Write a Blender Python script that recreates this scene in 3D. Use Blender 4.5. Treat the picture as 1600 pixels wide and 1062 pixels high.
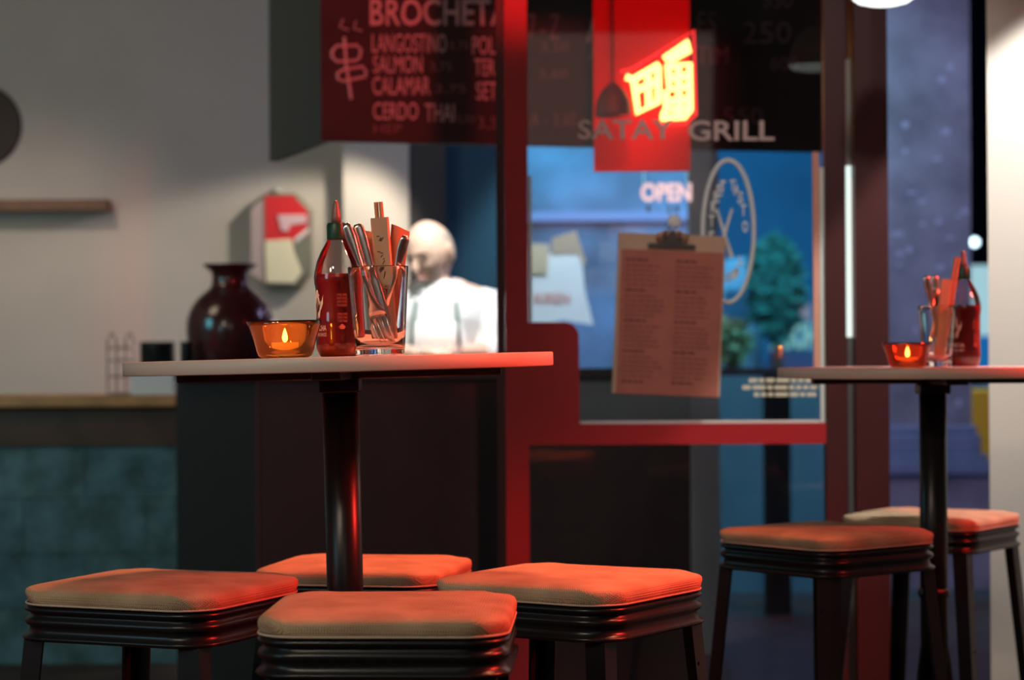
import bpy, bmesh, math, random
from mathutils import Vector, Matrix, Euler
random.seed(7)
PI = math.pi
for o in list(bpy.data.objects): bpy.data.objects.remove(o)
scn = bpy.context.scene
C = scn.collection
def R(a): return math.radians(a)

# ------------------------------------------------------------------ camera
FPX = 3333.0  # focal length and scene depths were stretched together about the camera
CAMZ = 1.05
cd = bpy.data.cameras.new('camera'); cam = bpy.data.objects.new('camera', cd); C.objects.link(cam)
cd.sensor_fit = 'HORIZONTAL'; cd.sensor_width = 36.0; cd.lens = 36.0 * FPX / 1600.0
cd.clip_start = 0.05; cd.clip_end = 200
cd.dof.use_dof = True; cd.dof.focus_distance = 3.0; cd.dof.aperture_fstop = 4.4
CM = Matrix.Rotation(R(90 + 0.43), 4, 'X') @ Matrix.Rotation(R(-0.3), 4, 'Z')
cam.matrix_world = Matrix.Translation((0, 0, CAMZ)) @ CM
scn.camera = cam
# ------------------------------------------------------------------ world, view
w = bpy.data.worlds.new('night'); scn.world = w; w.use_nodes = True
bg = w.node_tree.nodes['Background']; bg.inputs[0].default_value = (0.012, 0.03, 0.06, 1); bg.inputs[1].default_value = 0.6
scn.view_settings.view_transform = 'Standard'; scn.view_settings.look = 'None'
scn.view_settings.exposure = 0.0; scn.view_settings.gamma = 1.0; scn.view_settings.use_curve_mapping = False

# ------------------------------------------------------------------ lights
def aim(o, loc, target):
    o.location = loc
    o.rotation_euler = (Vector(target) - Vector(loc)).to_track_quat('-Z', 'Y').to_euler()
def light(name, typ, loc, target, power, col, **k):
    d = bpy.data.lights.new(name, typ); d.energy = power; d.color = col
    for a, v in k.items(): setattr(d, a, v)
    o = bpy.data.objects.new(name, d); C.objects.link(o); aim(o, loc, target); return o
# warm ceiling lamp of the room, to the left of and above the viewer
light('ceiling_lamp_light', 'AREA', (-1.9, 0.4, 2.5), (-0.2, 3.9, 0.9), 11, (1.0, 0.80, 0.60), shape='DISK', size=0.5)
light('table_fill_spot', 'SPOT', (-1.0, 0.9, 2.4), (-0.05, 3.0, 0.85), 48, (1.0, 0.80, 0.58), spot_size=R(44), spot_blend=0.6, shadow_soft_size=0.08)  # added spot that lifts the stool and table fronts
light('cool_rim_fill', 'AREA', (-2.6, 1.2, 1.5), (-0.2, 2.9, 0.65), 6, (0.45, 0.85, 1.0), size=0.8)  # added cool fill for the stool rims; no window there
# neutral fill of the same room
light('room_light', 'AREA', (0.2, -2.6, 2.6), (0.3, 5.0, 1.1), 10, (1.0, 0.86, 0.74), size=2.0)
# red neon of the front window, at the right, then coloured spots
light('red_neon_light', 'SPOT', (1.75, 2.95, 1.9), (-0.2, 3.0, 0.8), 300, (1.0, 0.03, 0.02), spot_size=R(60), spot_blend=0.5, shadow_soft_size=0.16)
light('red_table_fill', 'SPOT', (1.75, 3.7, 1.8), (0.98, 4.2, 0.95), 110, (1.0, 0.03, 0.02), spot_size=R(40), spot_blend=0.5, shadow_soft_size=0.1)  # added spot reddening the right table and its far stool
light('orange_stool_fill', 'SPOT', (1.2, 3.0, 2.6), (-0.1, 2.85, 0.74), 95, (1.0, 0.27, 0.12), spot_size=R(44), spot_blend=0.7, shadow_soft_size=0.1)  # added spot for the orange top of the front stool
light('red_board_fill', 'SPOT', (0.25, 3.6, 2.6), (-0.02, 5.95, 1.95), 120, (1.0, 0.03, 0.04), spot_size=R(31), spot_blend=0.35, shadow_soft_size=0.05)  # added unseen spot giving the menu board its red cast
light('orange_downlight', 'SPOT', (-0.1, 4.5, 2.5), (-0.15, 3.05, 0.7), 230, (1.0, 0.22, 0.10), spot_size=R(62), spot_blend=0.7, shadow_soft_size=0.1)
# kitchen lamp above the cook, then added wall and door fills
light('kitchen_light', 'SPOT', (-0.15, 6.75, 2.4), (-0.22, 7.45, 1.2), 140, (1.0, 0.97, 0.92), spot_size=R(52), spot_blend=0.4, shadow_soft_size=0.08)
light('board_shadow_spot', 'SPOT', (-0.3, 8.0, 2.05), (-0.85, 8.25, 1.25), 34, (1.0, 0.86, 0.68), spot_size=R(78), spot_blend=0.3, shadow_soft_size=0.05)  # added spot; its cone edge imitates the board shadow on the wall
light('door_glass_fill', 'SPOT', (0.5, 2.6, 2.8), (0.75, 5.0, 1.3), 60, (1.0, 0.88, 0.80), spot_size=R(30), spot_blend=0.6, shadow_soft_size=0.08)  # added spot brightening the glass lettering and clipboard
light('window_paper_fill', 'SPOT', (0.35, 7.9, 2.5), (0.2, 8.6, 1.15), 80, (0.72, 0.92, 1.0), spot_size=R(46), spot_blend=0.6, shadow_soft_size=0.06)  # added spot brightening the papers in the window
light('back_wall_fill', 'AREA', (-2.2, 5.6, 2.7), (-1.9, 8.5, 0.9), 10, (1.0, 0.76, 0.56), size=0.8)  # added warm fill for the back wall
light('lower_wall_fill', 'SPOT', (-2.0, 7.0, 2.7), (-1.9, 8.5, 0.95), 52, (1.0, 0.80, 0.66), spot_size=R(56), spot_blend=1.0, shadow_soft_size=0.1)  # added spot brightening the lower part of the wall
# street light, blue
light('street_light_source', 'AREA', (1.2, 12.0, 4.5), (0.8, 18.0, 0.5), 560, (0.16, 0.60, 1.0), size=3.0)
light('street_glow', 'AREA', (2.1, 7.4, 2.7), (1.75, 9.9, 0.8), 38, (0.60, 0.56, 1.0), size=0.8)
light('cyan_screen_fill', 'AREA', (1.0, 9.2, 2.7), (1.15, 9.7, 0.6), 16, (0.30, 0.85, 1.0), size=0.3)  # added area light, kept out of view, for the teal screen
light('stone_wall_glow', 'AREA', (-0.1, 10.8, 3.6), (0.1, 13.5, 1.4), 17, (0.36, 0.68, 1.0), size=0.6)
light('cold_floor_glow', 'AREA', (-2.9, 5.0, 1.7), (-1.6, 7.4, 0.45), 11, (0.20, 0.75, 0.85), size=0.7)

# ------------------------------------------------------------------ helpers
def ray(px, py):
    return (CM.to_3x3() @ Vector(((px - 800) / FPX, (531 - py) / FPX, -1.0)))
def P(px, py, Y):
    d = ray(px, py); return Vector((0, 0, CAMZ)) + d * (Y / d.y)
def XX(px, Y, py=555): return P(px, py, Y).x
def ZZ(py, Y, px=800): return P(px, py, Y).z

MATS = {}
def mat(name, col, rough=0.6, metal=0.0, noise=0, nscale=20, bump=0, bscale=60, col2=None, emit=None, estr=0, coat=0, spec=None, trans=0, ior=1.45, alpha=None):
    if name in MATS: return MATS[name]
    m = bpy.data.materials.new(name); m.use_nodes = True; nt = m.node_tree; b = nt.nodes['Principled BSDF']
    b.inputs['Base Color'].default_value = (*col, 1); b.inputs['Roughness'].default_value = rough; b.inputs['Metallic'].default_value = metal
    if coat: b.inputs['Coat Weight'].default_value = coat
    if spec is not None: b.inputs['Specular IOR Level'].default_value = spec
    if trans: b.inputs['Transmission Weight'].default_value = trans; b.inputs['IOR'].default_value = ior
    if emit: b.inputs['Emission Color'].default_value = (*emit, 1); b.inputs['Emission Strength'].default_value = estr
    tc = nt.nodes.new('ShaderNodeTexCoord')
    if noise:
        n = nt.nodes.new('ShaderNodeTexNoise'); n.inputs['Scale'].default_value = nscale; n.inputs['Detail'].default_value = 6
        nt.links.new(tc.outputs['Object'], n.inputs['Vector'])
        r = nt.nodes.new('ShaderNodeValToRGB'); c2 = col2 or tuple(c * (1 - noise) for c in col)
        r.color_ramp.elements[0].position = 0.35; r.color_ramp.elements[1].position = 0.65
        r.color_ramp.elements[0].color = (*c2, 1); r.color_ramp.elements[1].color = (*col, 1)
        nt.links.new(n.outputs[0], r.inputs[0]); nt.links.new(r.outputs[0], b.inputs['Base Color'])
    if bump:
        n = nt.nodes.new('ShaderNodeTexNoise'); n.inputs['Scale'].default_value = bscale; n.inputs['Detail'].default_value = 5
        nt.links.new(tc.outputs['Object'], n.inputs['Vector'])
        bp = nt.nodes.new('ShaderNodeBump'); bp.inputs['Strength'].default_value = bump; bp.inputs['Distance'].default_value = 0.01
        nt.links.new(n.outputs[0], bp.inputs['Height']); nt.links.new(bp.outputs[0], b.inputs['Normal'])
    MATS[name] = m; return m
def thin_glass(name, tint=(1, 1, 1), refl=0.06, body=None, bw=0.0):
    if name in MATS: return MATS[name]
    m = bpy.data.materials.new(name); m.use_nodes = True; nt = m.node_tree; nt.nodes.clear()
    out = nt.nodes.new('ShaderNodeOutputMaterial'); mx = nt.nodes.new('ShaderNodeMixShader')
    t = nt.nodes.new('ShaderNodeBsdfTransparent'); t.inputs[0].default_value = (*tint, 1)
    g = nt.nodes.new('ShaderNodeBsdfGlossy'); g.inputs['Roughness'].default_value = 0.02
    fr = nt.nodes.new('ShaderNodeFresnel'); fr.inputs[0].default_value = 1.45
    ma = nt.nodes.new('ShaderNodeMath'); ma.operation = 'ADD'; ma.inputs[1].default_value = refl - 0.04
    nt.links.new(fr.outputs[0], ma.inputs[0]); nt.links.new(ma.outputs[0], mx.inputs[0])
    src = t.outputs[0]
    if body:
        tr = nt.nodes.new('ShaderNodeBsdfTranslucent'); tr.inputs[0].default_value = (*body, 1); m2 = nt.nodes.new('ShaderNodeMixShader'); m2.inputs[0].default_value = bw
        nt.links.new(t.outputs[0], m2.inputs[1]); nt.links.new(tr.outputs[0], m2.inputs[2]); src = m2.outputs[0]
    nt.links.new(src, mx.inputs[1]); nt.links.new(g.outputs[0], mx.inputs[2]); nt.links.new(mx.outputs[0], out.inputs[0])
    MATS[name] = m; return m
def glow(name, col, s):
    if name in MATS: return MATS[name]
    m = bpy.data.materials.new(name); m.use_nodes = True; nt = m.node_tree; nt.nodes.clear()
    out = nt.nodes.new('ShaderNodeOutputMaterial'); e = nt.nodes.new('ShaderNodeEmission')
    e.inputs[0].default_value = (*col, 1); e.inputs[1].default_value = s; nt.links.new(e.outputs[0], out.inputs[0])
    MATS[name] = m; return m

def tag(o, label, cat, group=None, kind=None):
    if label: o['label'] = label
    if cat: o['category'] = cat
    if group: o['group'] = group
    if kind: o['kind'] = kind
    return o
def thing(name, loc, rot=(0, 0, 0), label=None, cat=None, group=None):
    o = bpy.data.objects.new(name, None); C.objects.link(o); o.empty_display_size = 0.05
    o.location = loc; o.rotation_euler = rot; return tag(o, label, cat, group)
def obj(name, bm, m, parent=None, smooth=False, label=None, loc=None, rot=None):
    me = bpy.data.meshes.new(name)
    bmesh.ops.recalc_face_normals(bm, faces=bm.faces); bm.to_mesh(me); bm.free()
    if smooth:
        for p in me.polygons: p.use_smooth = True
    me.materials.append(m)
    o = bpy.data.objects.new(name, me); C.objects.link(o)
    if loc is not None: o.location = loc
    if rot is not None: o.rotation_euler = rot
    if parent: o.parent = parent
    if label: o['label'] = label
    return o
def struct(name, bm, m, parent=None, smooth=False):
    o = obj(name, bm, m, parent, smooth)
    if not parent: o['kind'] = 'structure'
    return o
def autosmooth(o, ang=40):
    me = o.data
    me.shade_smooth() if hasattr(me, 'shade_smooth') else None
    try: me.set_sharp_from_angle(angle=R(ang))
    except Exception: pass
    return o
def bev(o, wdt, seg=2):
    md = o.modifiers.new('bevel', 'BEVEL'); md.width = wdt; md.segments = seg; md.limit_method = 'ANGLE'; return o

def box(bm, x0, x1, y0, y1, z0, z1, M=None):
    vs = [Vector((x, y, z)) for x in (x0, x1) for y in (y0, y1) for z in (z0, z1)]
    if M: vs = [M @ v for v in vs]
    v = [bm.verts.new(p) for p in vs]
    for f in ((0, 1, 3, 2), (4, 6, 7, 5), (0, 4, 5, 1), (2, 3, 7, 6), (0, 2, 6, 4), (1, 5, 7, 3)): bm.faces.new([v[i] for i in f])
    return bm
def BX(*a, M=None): return box(bmesh.new(), *a, M=M)
def lathe(prof, n=40, bm=None, M=None, cap=True):
    bm = bm or bmesh.new(); rings = []
    for r, z in prof:
        if r < 1e-5: rings.append([bm.verts.new((M @ Vector((0, 0, z))) if M else (0, 0, z))])
        else:
            rg = []
            for i in range(n):
                p = Vector((r * math.cos(2 * PI * i / n), r * math.sin(2 * PI * i / n), z)); rg.append(bm.verts.new(M @ p if M else p))
            rings.append(rg)
    for a, b in zip(rings, rings[1:]):
        if len(a) == 1 and len(b) == 1: continue
        if len(a) == 1:
            for i in range(n): bm.faces.new((a[0], b[i], b[(i + 1) % n]))
        elif len(b) == 1:
            for i in range(n): bm.faces.new((a[i], a[(i + 1) % n], b[0]))
        else:
            for i in range(n): bm.faces.new((a[i], a[(i + 1) % n], b[(i + 1) % n], b[i]))
    if cap:
        for rg in (rings[0], rings[-1]):
            if len(rg) > 1: bm.faces.new(rg)
    return bm
def tube(pts, rad, n=10, bm=None, closed=False):
    bm = bm or bmesh.new(); pts = [Vector(p) for p in pts]; N = len(pts)
    rads = rad if isinstance(rad, (list, tuple)) else [rad] * N
    rings = []; up = None
    for i, p in enumerate(pts):
        if closed: t = pts[(i + 1) % N] - pts[i - 1]
        else: t = pts[min(i + 1, N - 1)] - pts[max(i - 1, 0)]
        t.normalize()
        if up is None: up = Vector((0, 0, 1)) if abs(t.z) < 0.9 else Vector((1, 0, 0))
        s = t.cross(up).normalized(); u = s.cross(t).normalized(); up = u
        rings.append([bm.verts.new(p + (s * math.cos(2 * PI * k / n) + u * math.sin(2 * PI * k / n)) * rads[i]) for k in range(n)])
    rr = list(zip(rings, rings[1:])) + ([(rings[-1], rings[0])] if closed else [])
    for a, b in rr:
        for k in range(n): bm.faces.new((a[k], a[(k + 1) % n], b[(k + 1) % n], b[k]))
    if not closed: bm.faces.new(rings[0]); bm.faces.new(rings[-1])
    return bm
def prism(poly, d0, d1, M=None, bm=None):     # polygon in x,z extruded along y
    bm = bm or bmesh.new()
    T = (lambda v: M @ v) if M else (lambda v: v)
    a = [bm.verts.new(T(Vector((x, d0, z)))) for x, z in poly]; b = [bm.verts.new(T(Vector((x, d1, z)))) for x, z in poly]
    bm.faces.new(a); bm.faces.new(b[::-1]); n = len(poly)
    for i in range(n): bm.faces.new((a[i], a[(i + 1) % n], b[(i + 1) % n], b[i]))
    return bm
def rsq(h, r, n=8, h2=None):
    out = []; h2 = h2 or h
    for k, (cx, cy) in enumerate(((1, 1), (-1, 1), (-1, -1), (1, -1))):
        for i in range(n + 1):
            a = (k + i / n) * PI / 2; out.append((cx * (h - r) + r * math.cos(a), cy * (h2 - r) + r * math.sin(a)))
    return out
def loft(rings, bm=None, cap0=True, cap1=True):
    bm = bm or bmesh.new(); V = [[bm.verts.new(p) for p in rg] for rg in rings]; n = len(V[0])
    for a, b in zip(V, V[1:]):
        for i in range(n): bm.faces.new((a[i], a[(i + 1) % n], b[(i + 1) % n], b[i]))
    if cap0: bm.faces.new(V[0])
    if cap1: bm.faces.new(V[-1])
    return bm
_tc = {}
def text_polys(s, ext=0.0, off=0.0):
    cu = bpy.data.curves.new('t', 'FONT'); cu.body = s; cu.extrude = ext; cu.offset = off; cu.resolution_u = 3
    o = bpy.data.objects.new('t', cu); C.objects.link(o); bpy.context.view_layer.update()
    me = o.to_mesh(); vs = [v.co.copy() for v in me.vertices]; fs = [tuple(p.vertices) for p in me.polygons]
    o.to_mesh_clear(); bpy.data.objects.remove(o); return vs, fs
class Plane:      # a vertical plane through point O with horizontal direction u; n points toward the viewer
    def __init__(s, O, u):
        s.O = Vector(O); s.u = Vector(u).normalized(); s.n = s.u.cross(Vector((0, 0, 1))).normalized()
        if s.n.y > 0: s.n = -s.n
    def hit(s, px, py, lift=0.0):
        d = ray(px, py); c = Vector((0, 0, CAMZ)); t = ((s.O + s.n * lift) - c).dot(s.n) / d.dot(s.n); return c + d * t
def fit_text(name, s, pl, x0, y0, x1, y1, m, parent=None, lift=0.002, thick=0.0012, off=0.02, mirror=False, shear=0, jitter=0, label=None, bm=None):
    vs, fs = text_polys(s, 0, off)
    ax = min(v.x for v in vs); bx = max(v.x for v in vs); ay = min(v.y for v in vs); by = max(v.y for v in vs)
    A = pl.hit(x0, y1, lift); B = pl.hit(x1, y1, lift); D = pl.hit(x0, y0, lift); own = bm is None
    bm = bm or bmesh.new(); V = []
    for k in (0, 1):
        row = []
        for v in vs:
            fx = (v.x - ax) / (bx - ax); fy = (v.y - ay) / (by - ay)
            if mirror: fx = 1 - fx
            fx += shear * fy + jitter * math.sin(v.y * 9 + v.x * 3)
            row.append(bm.verts.new(A + (B - A) * fx + (D - A) * fy + pl.n * thick * k))
        V.append(row)
    for f in fs:
        try:
            bm.faces.new([V[0][i] for i in f]); bm.faces.new([V[1][i] for i in f][::-1])
        except ValueError: pass
    if own:
        o = obj(name, bm, m, None, label=label)
        if parent: o.parent = parent; o.matrix_parent_inverse = parent.matrix_world.inverted() if False else Matrix.Identity(4)
        return o
def adopt(child, parent):
    bpy.context.view_layer.update(); child.parent = parent; child.matrix_parent_inverse = parent.matrix_world.inverted(); return child
def copy_tree(o, parent=None):
    c = o.copy(); C.objects.link(c)
    if parent: c.parent = parent
    for ch in o.children: copy_tree(ch, c)
    return c

# ------------------------------------------------------------------ materials
plaster = mat('plaster', (0.60, 0.56, 0.52), 0.9, noise=0.06, nscale=3, bump=0.05, bscale=120)
cream = mat('cream_plaster', (0.78, 0.74, 0.69), 0.85, bump=0.05, bscale=120)
blackm = mat('black_steel', (0.012, 0.014, 0.016), 0.33, 0.3)
stoolm = mat('stool_black_steel', (0.016, 0.02, 0.023), 0.30, 0.5, bump=0.03, bscale=30)
redp = mat('red_paint', (0.42, 0.012, 0.02), 0.5)
dkred = mat('dark_and_shaded_red', (0.052, 0.006, 0.008), 0.5)  # dark post paint; also carries the shade on the door
maroon = mat('maroon_panel', (0.075, 0.018, 0.022), 0.55, noise=0.2, nscale=5)
charc = mat('charcoal_panel', (0.022, 0.026, 0.028), 0.6)
board_m = mat('chalkboard', (0.045, 0.040, 0.041), 0.75, noise=0.3, nscale=6)
boardside = mat('board_side', (0.055, 0.058, 0.052), 0.7)
chalk = mat('chalk', (0.62, 0.52, 0.52), 0.9)
chalk2 = mat('faint_chalk', (0.22, 0.16, 0.16), 0.9)
wood = mat('oak', (0.66, 0.33, 0.13), 0.5, noise=0.3, nscale=9)
walnut = mat('walnut', (0.10, 0.045, 0.025), 0.5, noise=0.3, nscale=9)
tabm = mat('table_laminate', (0.62, 0.55, 0.49), 0.45)
steel = mat('steel', (0.92, 0.90, 0.88), 0.24, 1.0)
white = mat('white_paint', (0.8, 0.8, 0.78), 0.5)

def burlap():
    m = mat('burlap', (0.50, 0.37, 0.24), 0.95); nt = m.node_tree; b = nt.nodes['Principled BSDF']
    tc = nt.nodes.new('ShaderNodeTexCoord'); sp = nt.nodes.new('ShaderNodeSeparateXYZ'); nt.links.new(tc.outputs['Object'], sp.inputs[0])
    def mth(op, a, bb=None):
        n = nt.nodes.new('ShaderNodeMath'); n.operation = op
        for i, v in enumerate((a, bb)):
            if v is None: continue
            if isinstance(v, (int, float)): n.inputs[i].default_value = v
            else: nt.links.new(v, n.inputs[i])
        return n.outputs[0]
    k = 2 * PI / 0.0034
    sx = mth('SINE', mth('MULTIPLY', sp.outputs[0], k)); sy = mth('SINE', mth('MULTIPLY', sp.outputs[1], k)); sz = mth('SINE', mth('MULTIPLY', sp.outputs[2], k))
    h = mth('ADD', mth('MULTIPLY', sx, sy), mth('MULTIPLY', mth('MULTIPLY', mth('ADD', sx, sy), sz), 0.7))
    n = nt.nodes.new('ShaderNodeTexNoise'); n.inputs['Scale'].default_value = 14; n.inputs['Detail'].default_value = 5; nt.links.new(tc.outputs['Object'], n.inputs['Vector'])
    hh = mth('ADD', mth('MULTIPLY', h, 0.5), mth('MULTIPLY', n.outputs[0], 2.5))
    bp = nt.nodes.new('ShaderNodeBump'); bp.inputs['Strength'].default_value = 0.55; bp.inputs['Distance'].default_value = 0.0018
    nt.links.new(hh, bp.inputs['Height']); nt.links.new(bp.outputs[0], b.inputs['Normal'])
    rp = nt.nodes.new('ShaderNodeValToRGB'); rp.color_ramp.elements[0].color = (0.33, 0.23, 0.14, 1); rp.color_ramp.elements[1].color = (0.58, 0.44, 0.29, 1)
    v = mth('ADD', mth('MULTIPLY', h, 0.16), n.outputs[0]); nt.links.new(v, rp.inputs[0]); nt.links.new(rp.outputs[0], b.inputs['Base Color'])
    rp.color_ramp.elements[0].position = 0.2; rp.color_ramp.elements[1].position = 0.75
    return m
burl = burlap()

# ------------------------------------------------------------------ the setting
struct('floor', BX(-3.2, 2.6, -3.6, 9.1, -0.1, 0), mat('floor_boards', (0.07, 0.035, 0.022), 0.55, noise=0.4, nscale=6))
struct('ceiling', BX(-3.2, 2.6, -3.6, 9.1, 2.95, 3.05), mat('ceiling_paint', (0.18, 0.17, 0.16), 0.9))
struct('wall_left', BX(-3.3, -3.2, -3.6, 9.1, 0, 2.95), plaster)
struct('wall_behind', BX(-3.2, 2.6, -3.7, -3.6, 0, 2.95), plaster)
WY = 8.55                                   # the back wall
xa = XX(537, WY); xb = XX(640, WY - 0.1); xc = XX(698, WY)
struct('wall_back', BX(-3.2, XX(640, WY), WY, WY + 0.15, 0, 2.95), plaster)
struct('trim_1', BX(xa + 0.01, xb, WY - 0.1, WY - 0.001, 0, 2.95), mat('pale_plaster', (0.70, 0.66, 0.60), 0.9))
struct('trim_2', BX(xb + 0.001, xc, WY - 0.08, WY + 0.15, 0, 2.95), mat('grey_post', (0.07, 0.068, 0.065), 0.7))
# wall around the shopfront windows at the back
xe = XX(1296, WY)
bm = BX(XX(800, WY) + .001, xe, WY, WY + 0.15, 2.35, 2.95)
struct('wall_above_window', bm, plaster)
struct('wall_nook', BX(xc + 0.001, XX(800, WY), WY, WY + 0.15, 0, 2.95), mat('dark_window_blue', (0.02, 0.085, 0.13), 0.6))  # dark panel added where the window behind the cook is dark
zs = ZZ(577, WY)
struct('wall_below_window', BX(XX(800, WY) + .001, XX(1078, WY), WY, WY + 0.15, 0, zs), mat('dark_wall', (0.02, 0.03, 0.035), 0.7))
gc0, gc1 = XX(1080, 7.5), XX(1124, 7.5)
struct('trim_3', BX(gc0, gc1, 7.5, 7.62, 0, 2.95), mat('grey_column', (0.30, 0.31, 0.31), 0.8))
wg = struct('window_1', BX(XX(800, WY) + 0.002, xe, WY + 0.06, WY + 0.066, 0.02, 2.35), thin_glass('window_glass'))
struct('window_frame', BX(XX(800, WY) + 0.002, xe, WY + 0.03, WY + 0.10, zs - 0.03, zs), charc, wg)
struct('window_mullion', BX(XX(1196, WY), XX(1238, WY), WY + 0.067, WY + 0.10, 0.0, zs - 0.031), charc, wg)
# right wall beside the entrance, lit by a lamp
rx = XX(1545, 4.95)
bm = bmesh.new()
loft([[Vector((x, y, z)) for x, y in ((rx, 4.95), (rx + 1.5, 4.95), (rx + 1.5, 5.07), (rx + 0.06, 5.07))] for z in (0, 2.95)], bm)
struct('wall_right', bm, cream)
struct('wall_side', BX(2.6, 2.7, -3.6, 4.95, 0, 2.95), plaster)
struct('trim_5', BX(XX(1314, 5.12), XX(1342, 5.12), 5.12, 5.16, 0, 2.949), dkred)
# porch wall beyond the entrance opening
# the menu board box over the counter
A = P(502, 220, 5.85); B = P(1289, 237, 6.25); Lb = P(421, 252, 6.45)
zb = A.z
bpl = Plane((A.x, A.y, 0), (B.x - A.x, B.y - A.y, 0))
bm = bmesh.new()
ctr = Vector((1.0, 5.2, 0))
def wallpanel(bm, a, b, z0, z1, th, zb2=None):
    u_ = Vector((b.x - a.x, b.y - a.y, 0)).normalized(); n_ = Vector((-u_.y, u_.x, 0)) 
    if n_.y < 0: n_ = -n_
    pts = [Vector((a.x, a.y, 0)), Vector((b.x, b.y, 0)), Vector((b.x, b.y, 0)) + n_ * th, Vector((a.x, a.y, 0)) + n_ * th]
    z0s = [z0, zb2 or z0, zb2 or z0, z0]
    loft([[p + Vector((0, 0, z)) for p, z in zip(pts, z0s)], [p + Vector((0, 0, z1)) for p in pts]], bm)
wallpanel(bm, A, B, zb, 2.949, 0.03)
mb = obj('menu_board', bm, boardside)
bm = bmesh.new(); wallpanel(bm, Lb, A + Vector((-0.001, 0.0, 0)), Lb.z, 2.949, 0.03, zb)
sp_ = obj('side_panel', bm, boardside, mb)
tag(mb, 'large dark hanging menu board with chalk lettering above the counter', 'menu board')
u = (B - A); u.z = 0; u.normalize()
bm = bmesh.new()
q = [Vector((A.x, A.y, zb)) + bpl.n * 0.004, Vector((B.x, B.y, zb)) + bpl.n * 0.004]
fp = [q[0], q[1], q[1] + Vector((0, 0, 2.94 - zb)), q[0] + Vector((0, 0, 2.94 - zb))]
loft([[p for p in fp], [p - bpl.n * 0.0039 for p in fp]], bm)
bf = obj('chalkboard_face', bm, board_m, mb)
def chalkline(s, x0, y0, x1, y1, m=chalk, j=0.004, off=0.0):
    fit_text('chalk_lettering', s, bpl, x0, y0, x1, y1, m, mb, lift=0.006, off=off, jitter=j)
chalkline('BROCHETAS', 578, -2, 812, 40, off=0.012)
chalkline('LANGOSTINO', 581, 53, 698, 82); chalkline('3,75', 702, 64, 732, 80, chalk2); chalkline('POLLO', 738, 57, 800, 85)
chalkline('SALMON', 583, 87, 660, 114); chalkline('3,75', 672, 97, 706, 113, chalk2); chalkline('TERNERA', 741, 92, 822, 118)
chalkline('CALAMAR', 582, 120, 672, 148); chalkline('3,75', 680, 132, 728, 147, chalk2); chalkline('SETAS', 744, 128, 800, 156)
chalkline('CERDO', 583, 160, 653, 187); chalkline('THAI', 664, 162, 710, 190); chalkline('3,50', 714, 180, 742, 194, chalk2); chalkline('3,50', 746, 182, 792, 204, chalk2)
chalkline('HEP', 584, 194, 628, 208, chalk2)
chalkline('7 - Z', 826, 22, 874, 62, chalk2); chalkline('3,50', 845, 66, 888, 82, chalk2); chalkline('3,60', 842, 108, 886, 124, chalk2); chalkline('A - 3,60', 828, 176, 900, 200, chalk2)
chalkline('ARROZ', 916, 12, 1062, 66, off=0.005); chalkline('ARROZ AL', 918, 72, 1060, 96, chalk2); chalkline('TIM', 1088, 72, 1138, 100, chalk2); chalkline('ES', 1090, 18, 1118, 52, chalk2)
chalkline('350', 1192, -14, 1238, 12, chalk2); chalkline('250', 1160, 34, 1236, 68, chalk2, off=0.0); chalkline('600', 1204, 88, 1246, 110, chalk2); chalkline('550', 1130, 168, 1192, 194, chalk2)
bm = bmesh.new()
def bt(pts, r=0.0045, closed=False): tube([bpl.hit(x, y, 0.008) for x, y in pts], r, 6, bm, closed)
bt([(538, 58), (541, 100), (549, 155)])
bt([(519, 80), (526, 72), (558, 71), (564, 78), (562, 90), (556, 95), (526, 96), (519, 88)], closed=True)
bt([(527, 115), (536, 109), (566, 104), (572, 112), (571, 120), (536, 127), (528, 123)], closed=True)
bt([(536, 30), (531, 42), (545, 47)], 0.002); bt([(556, 33), (553, 45), (566, 48)], 0.002)
obj('skewer_drawing', bm, chalk, mb)

# ------------------------------------------------------------------ counters
CY = 6.5
ztop = 1.012
x0, x1, x2, x3 = XX(275, CY), XX(403, CY), XX(745, CY), XX(779, CY)
xr = XX(1078, CY)
ct = thing('bar_counter', ((x0 + xr) / 2, CY + 0.2, 0), label='dark bar counter with maroon front panel in front of the cook', cat='counter')
def cpart(n, bm_, m_, par, sm=False):
    o = obj(n, bm_, m_, None, sm); adopt(o, par); return o
cpart('body', BX(x0, xr, CY + 0.02, CY + 0.34, 0, ztop - 0.031), charc, ct)
cpart('end_panel', BX(x0, x1 - 0.006, CY, CY + 0.019, 0, ztop - 0.031), charc, ct)
cpart('front_panel', BX(x1, x2, CY, CY + 0.019, 0, ztop - 0.031), maroon, ct)
cpart('panel_edge', BX(x1 - 0.0055, x1 - 0.0005, CY - 0.004, CY + 0.019, 0.05, ztop - 0.031), mat('dusty_red_edge', (0.22, 0.06, 0.06), 0.5), ct)
cpart('black_strip', BX(x2 + 0.001, x3, CY - 0.003, CY + 0.019, 0, ztop - 0.031), blackm, ct)
cpart('lit_zone_panel', BX(x3 + 0.001, xr, CY - 0.004, CY + 0.019, 0.82, ztop - 0.031), mat('lit_zone_grey_blue', (0.16, 0.19, 0.21), 0.5), ct)  # grey-blue panel paints the lit, reflecting zone below the worktop
cpart('rear_panel', BX(x3 + 0.001, xr, CY, CY + 0.019, 0, 0.819), mat('deep_maroon_panel', (0.03, 0.012, 0.014), 0.5), ct)
wt = tag(obj('countertop', BX(x0, xr, CY - 0.03, CY + 0.38, ztop - 0.03, ztop), mat('dark_worktop', (0.03, 0.035, 0.04), 0.35)), 'long dark worktop on the bar counter before the cook', 'worktop')
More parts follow.
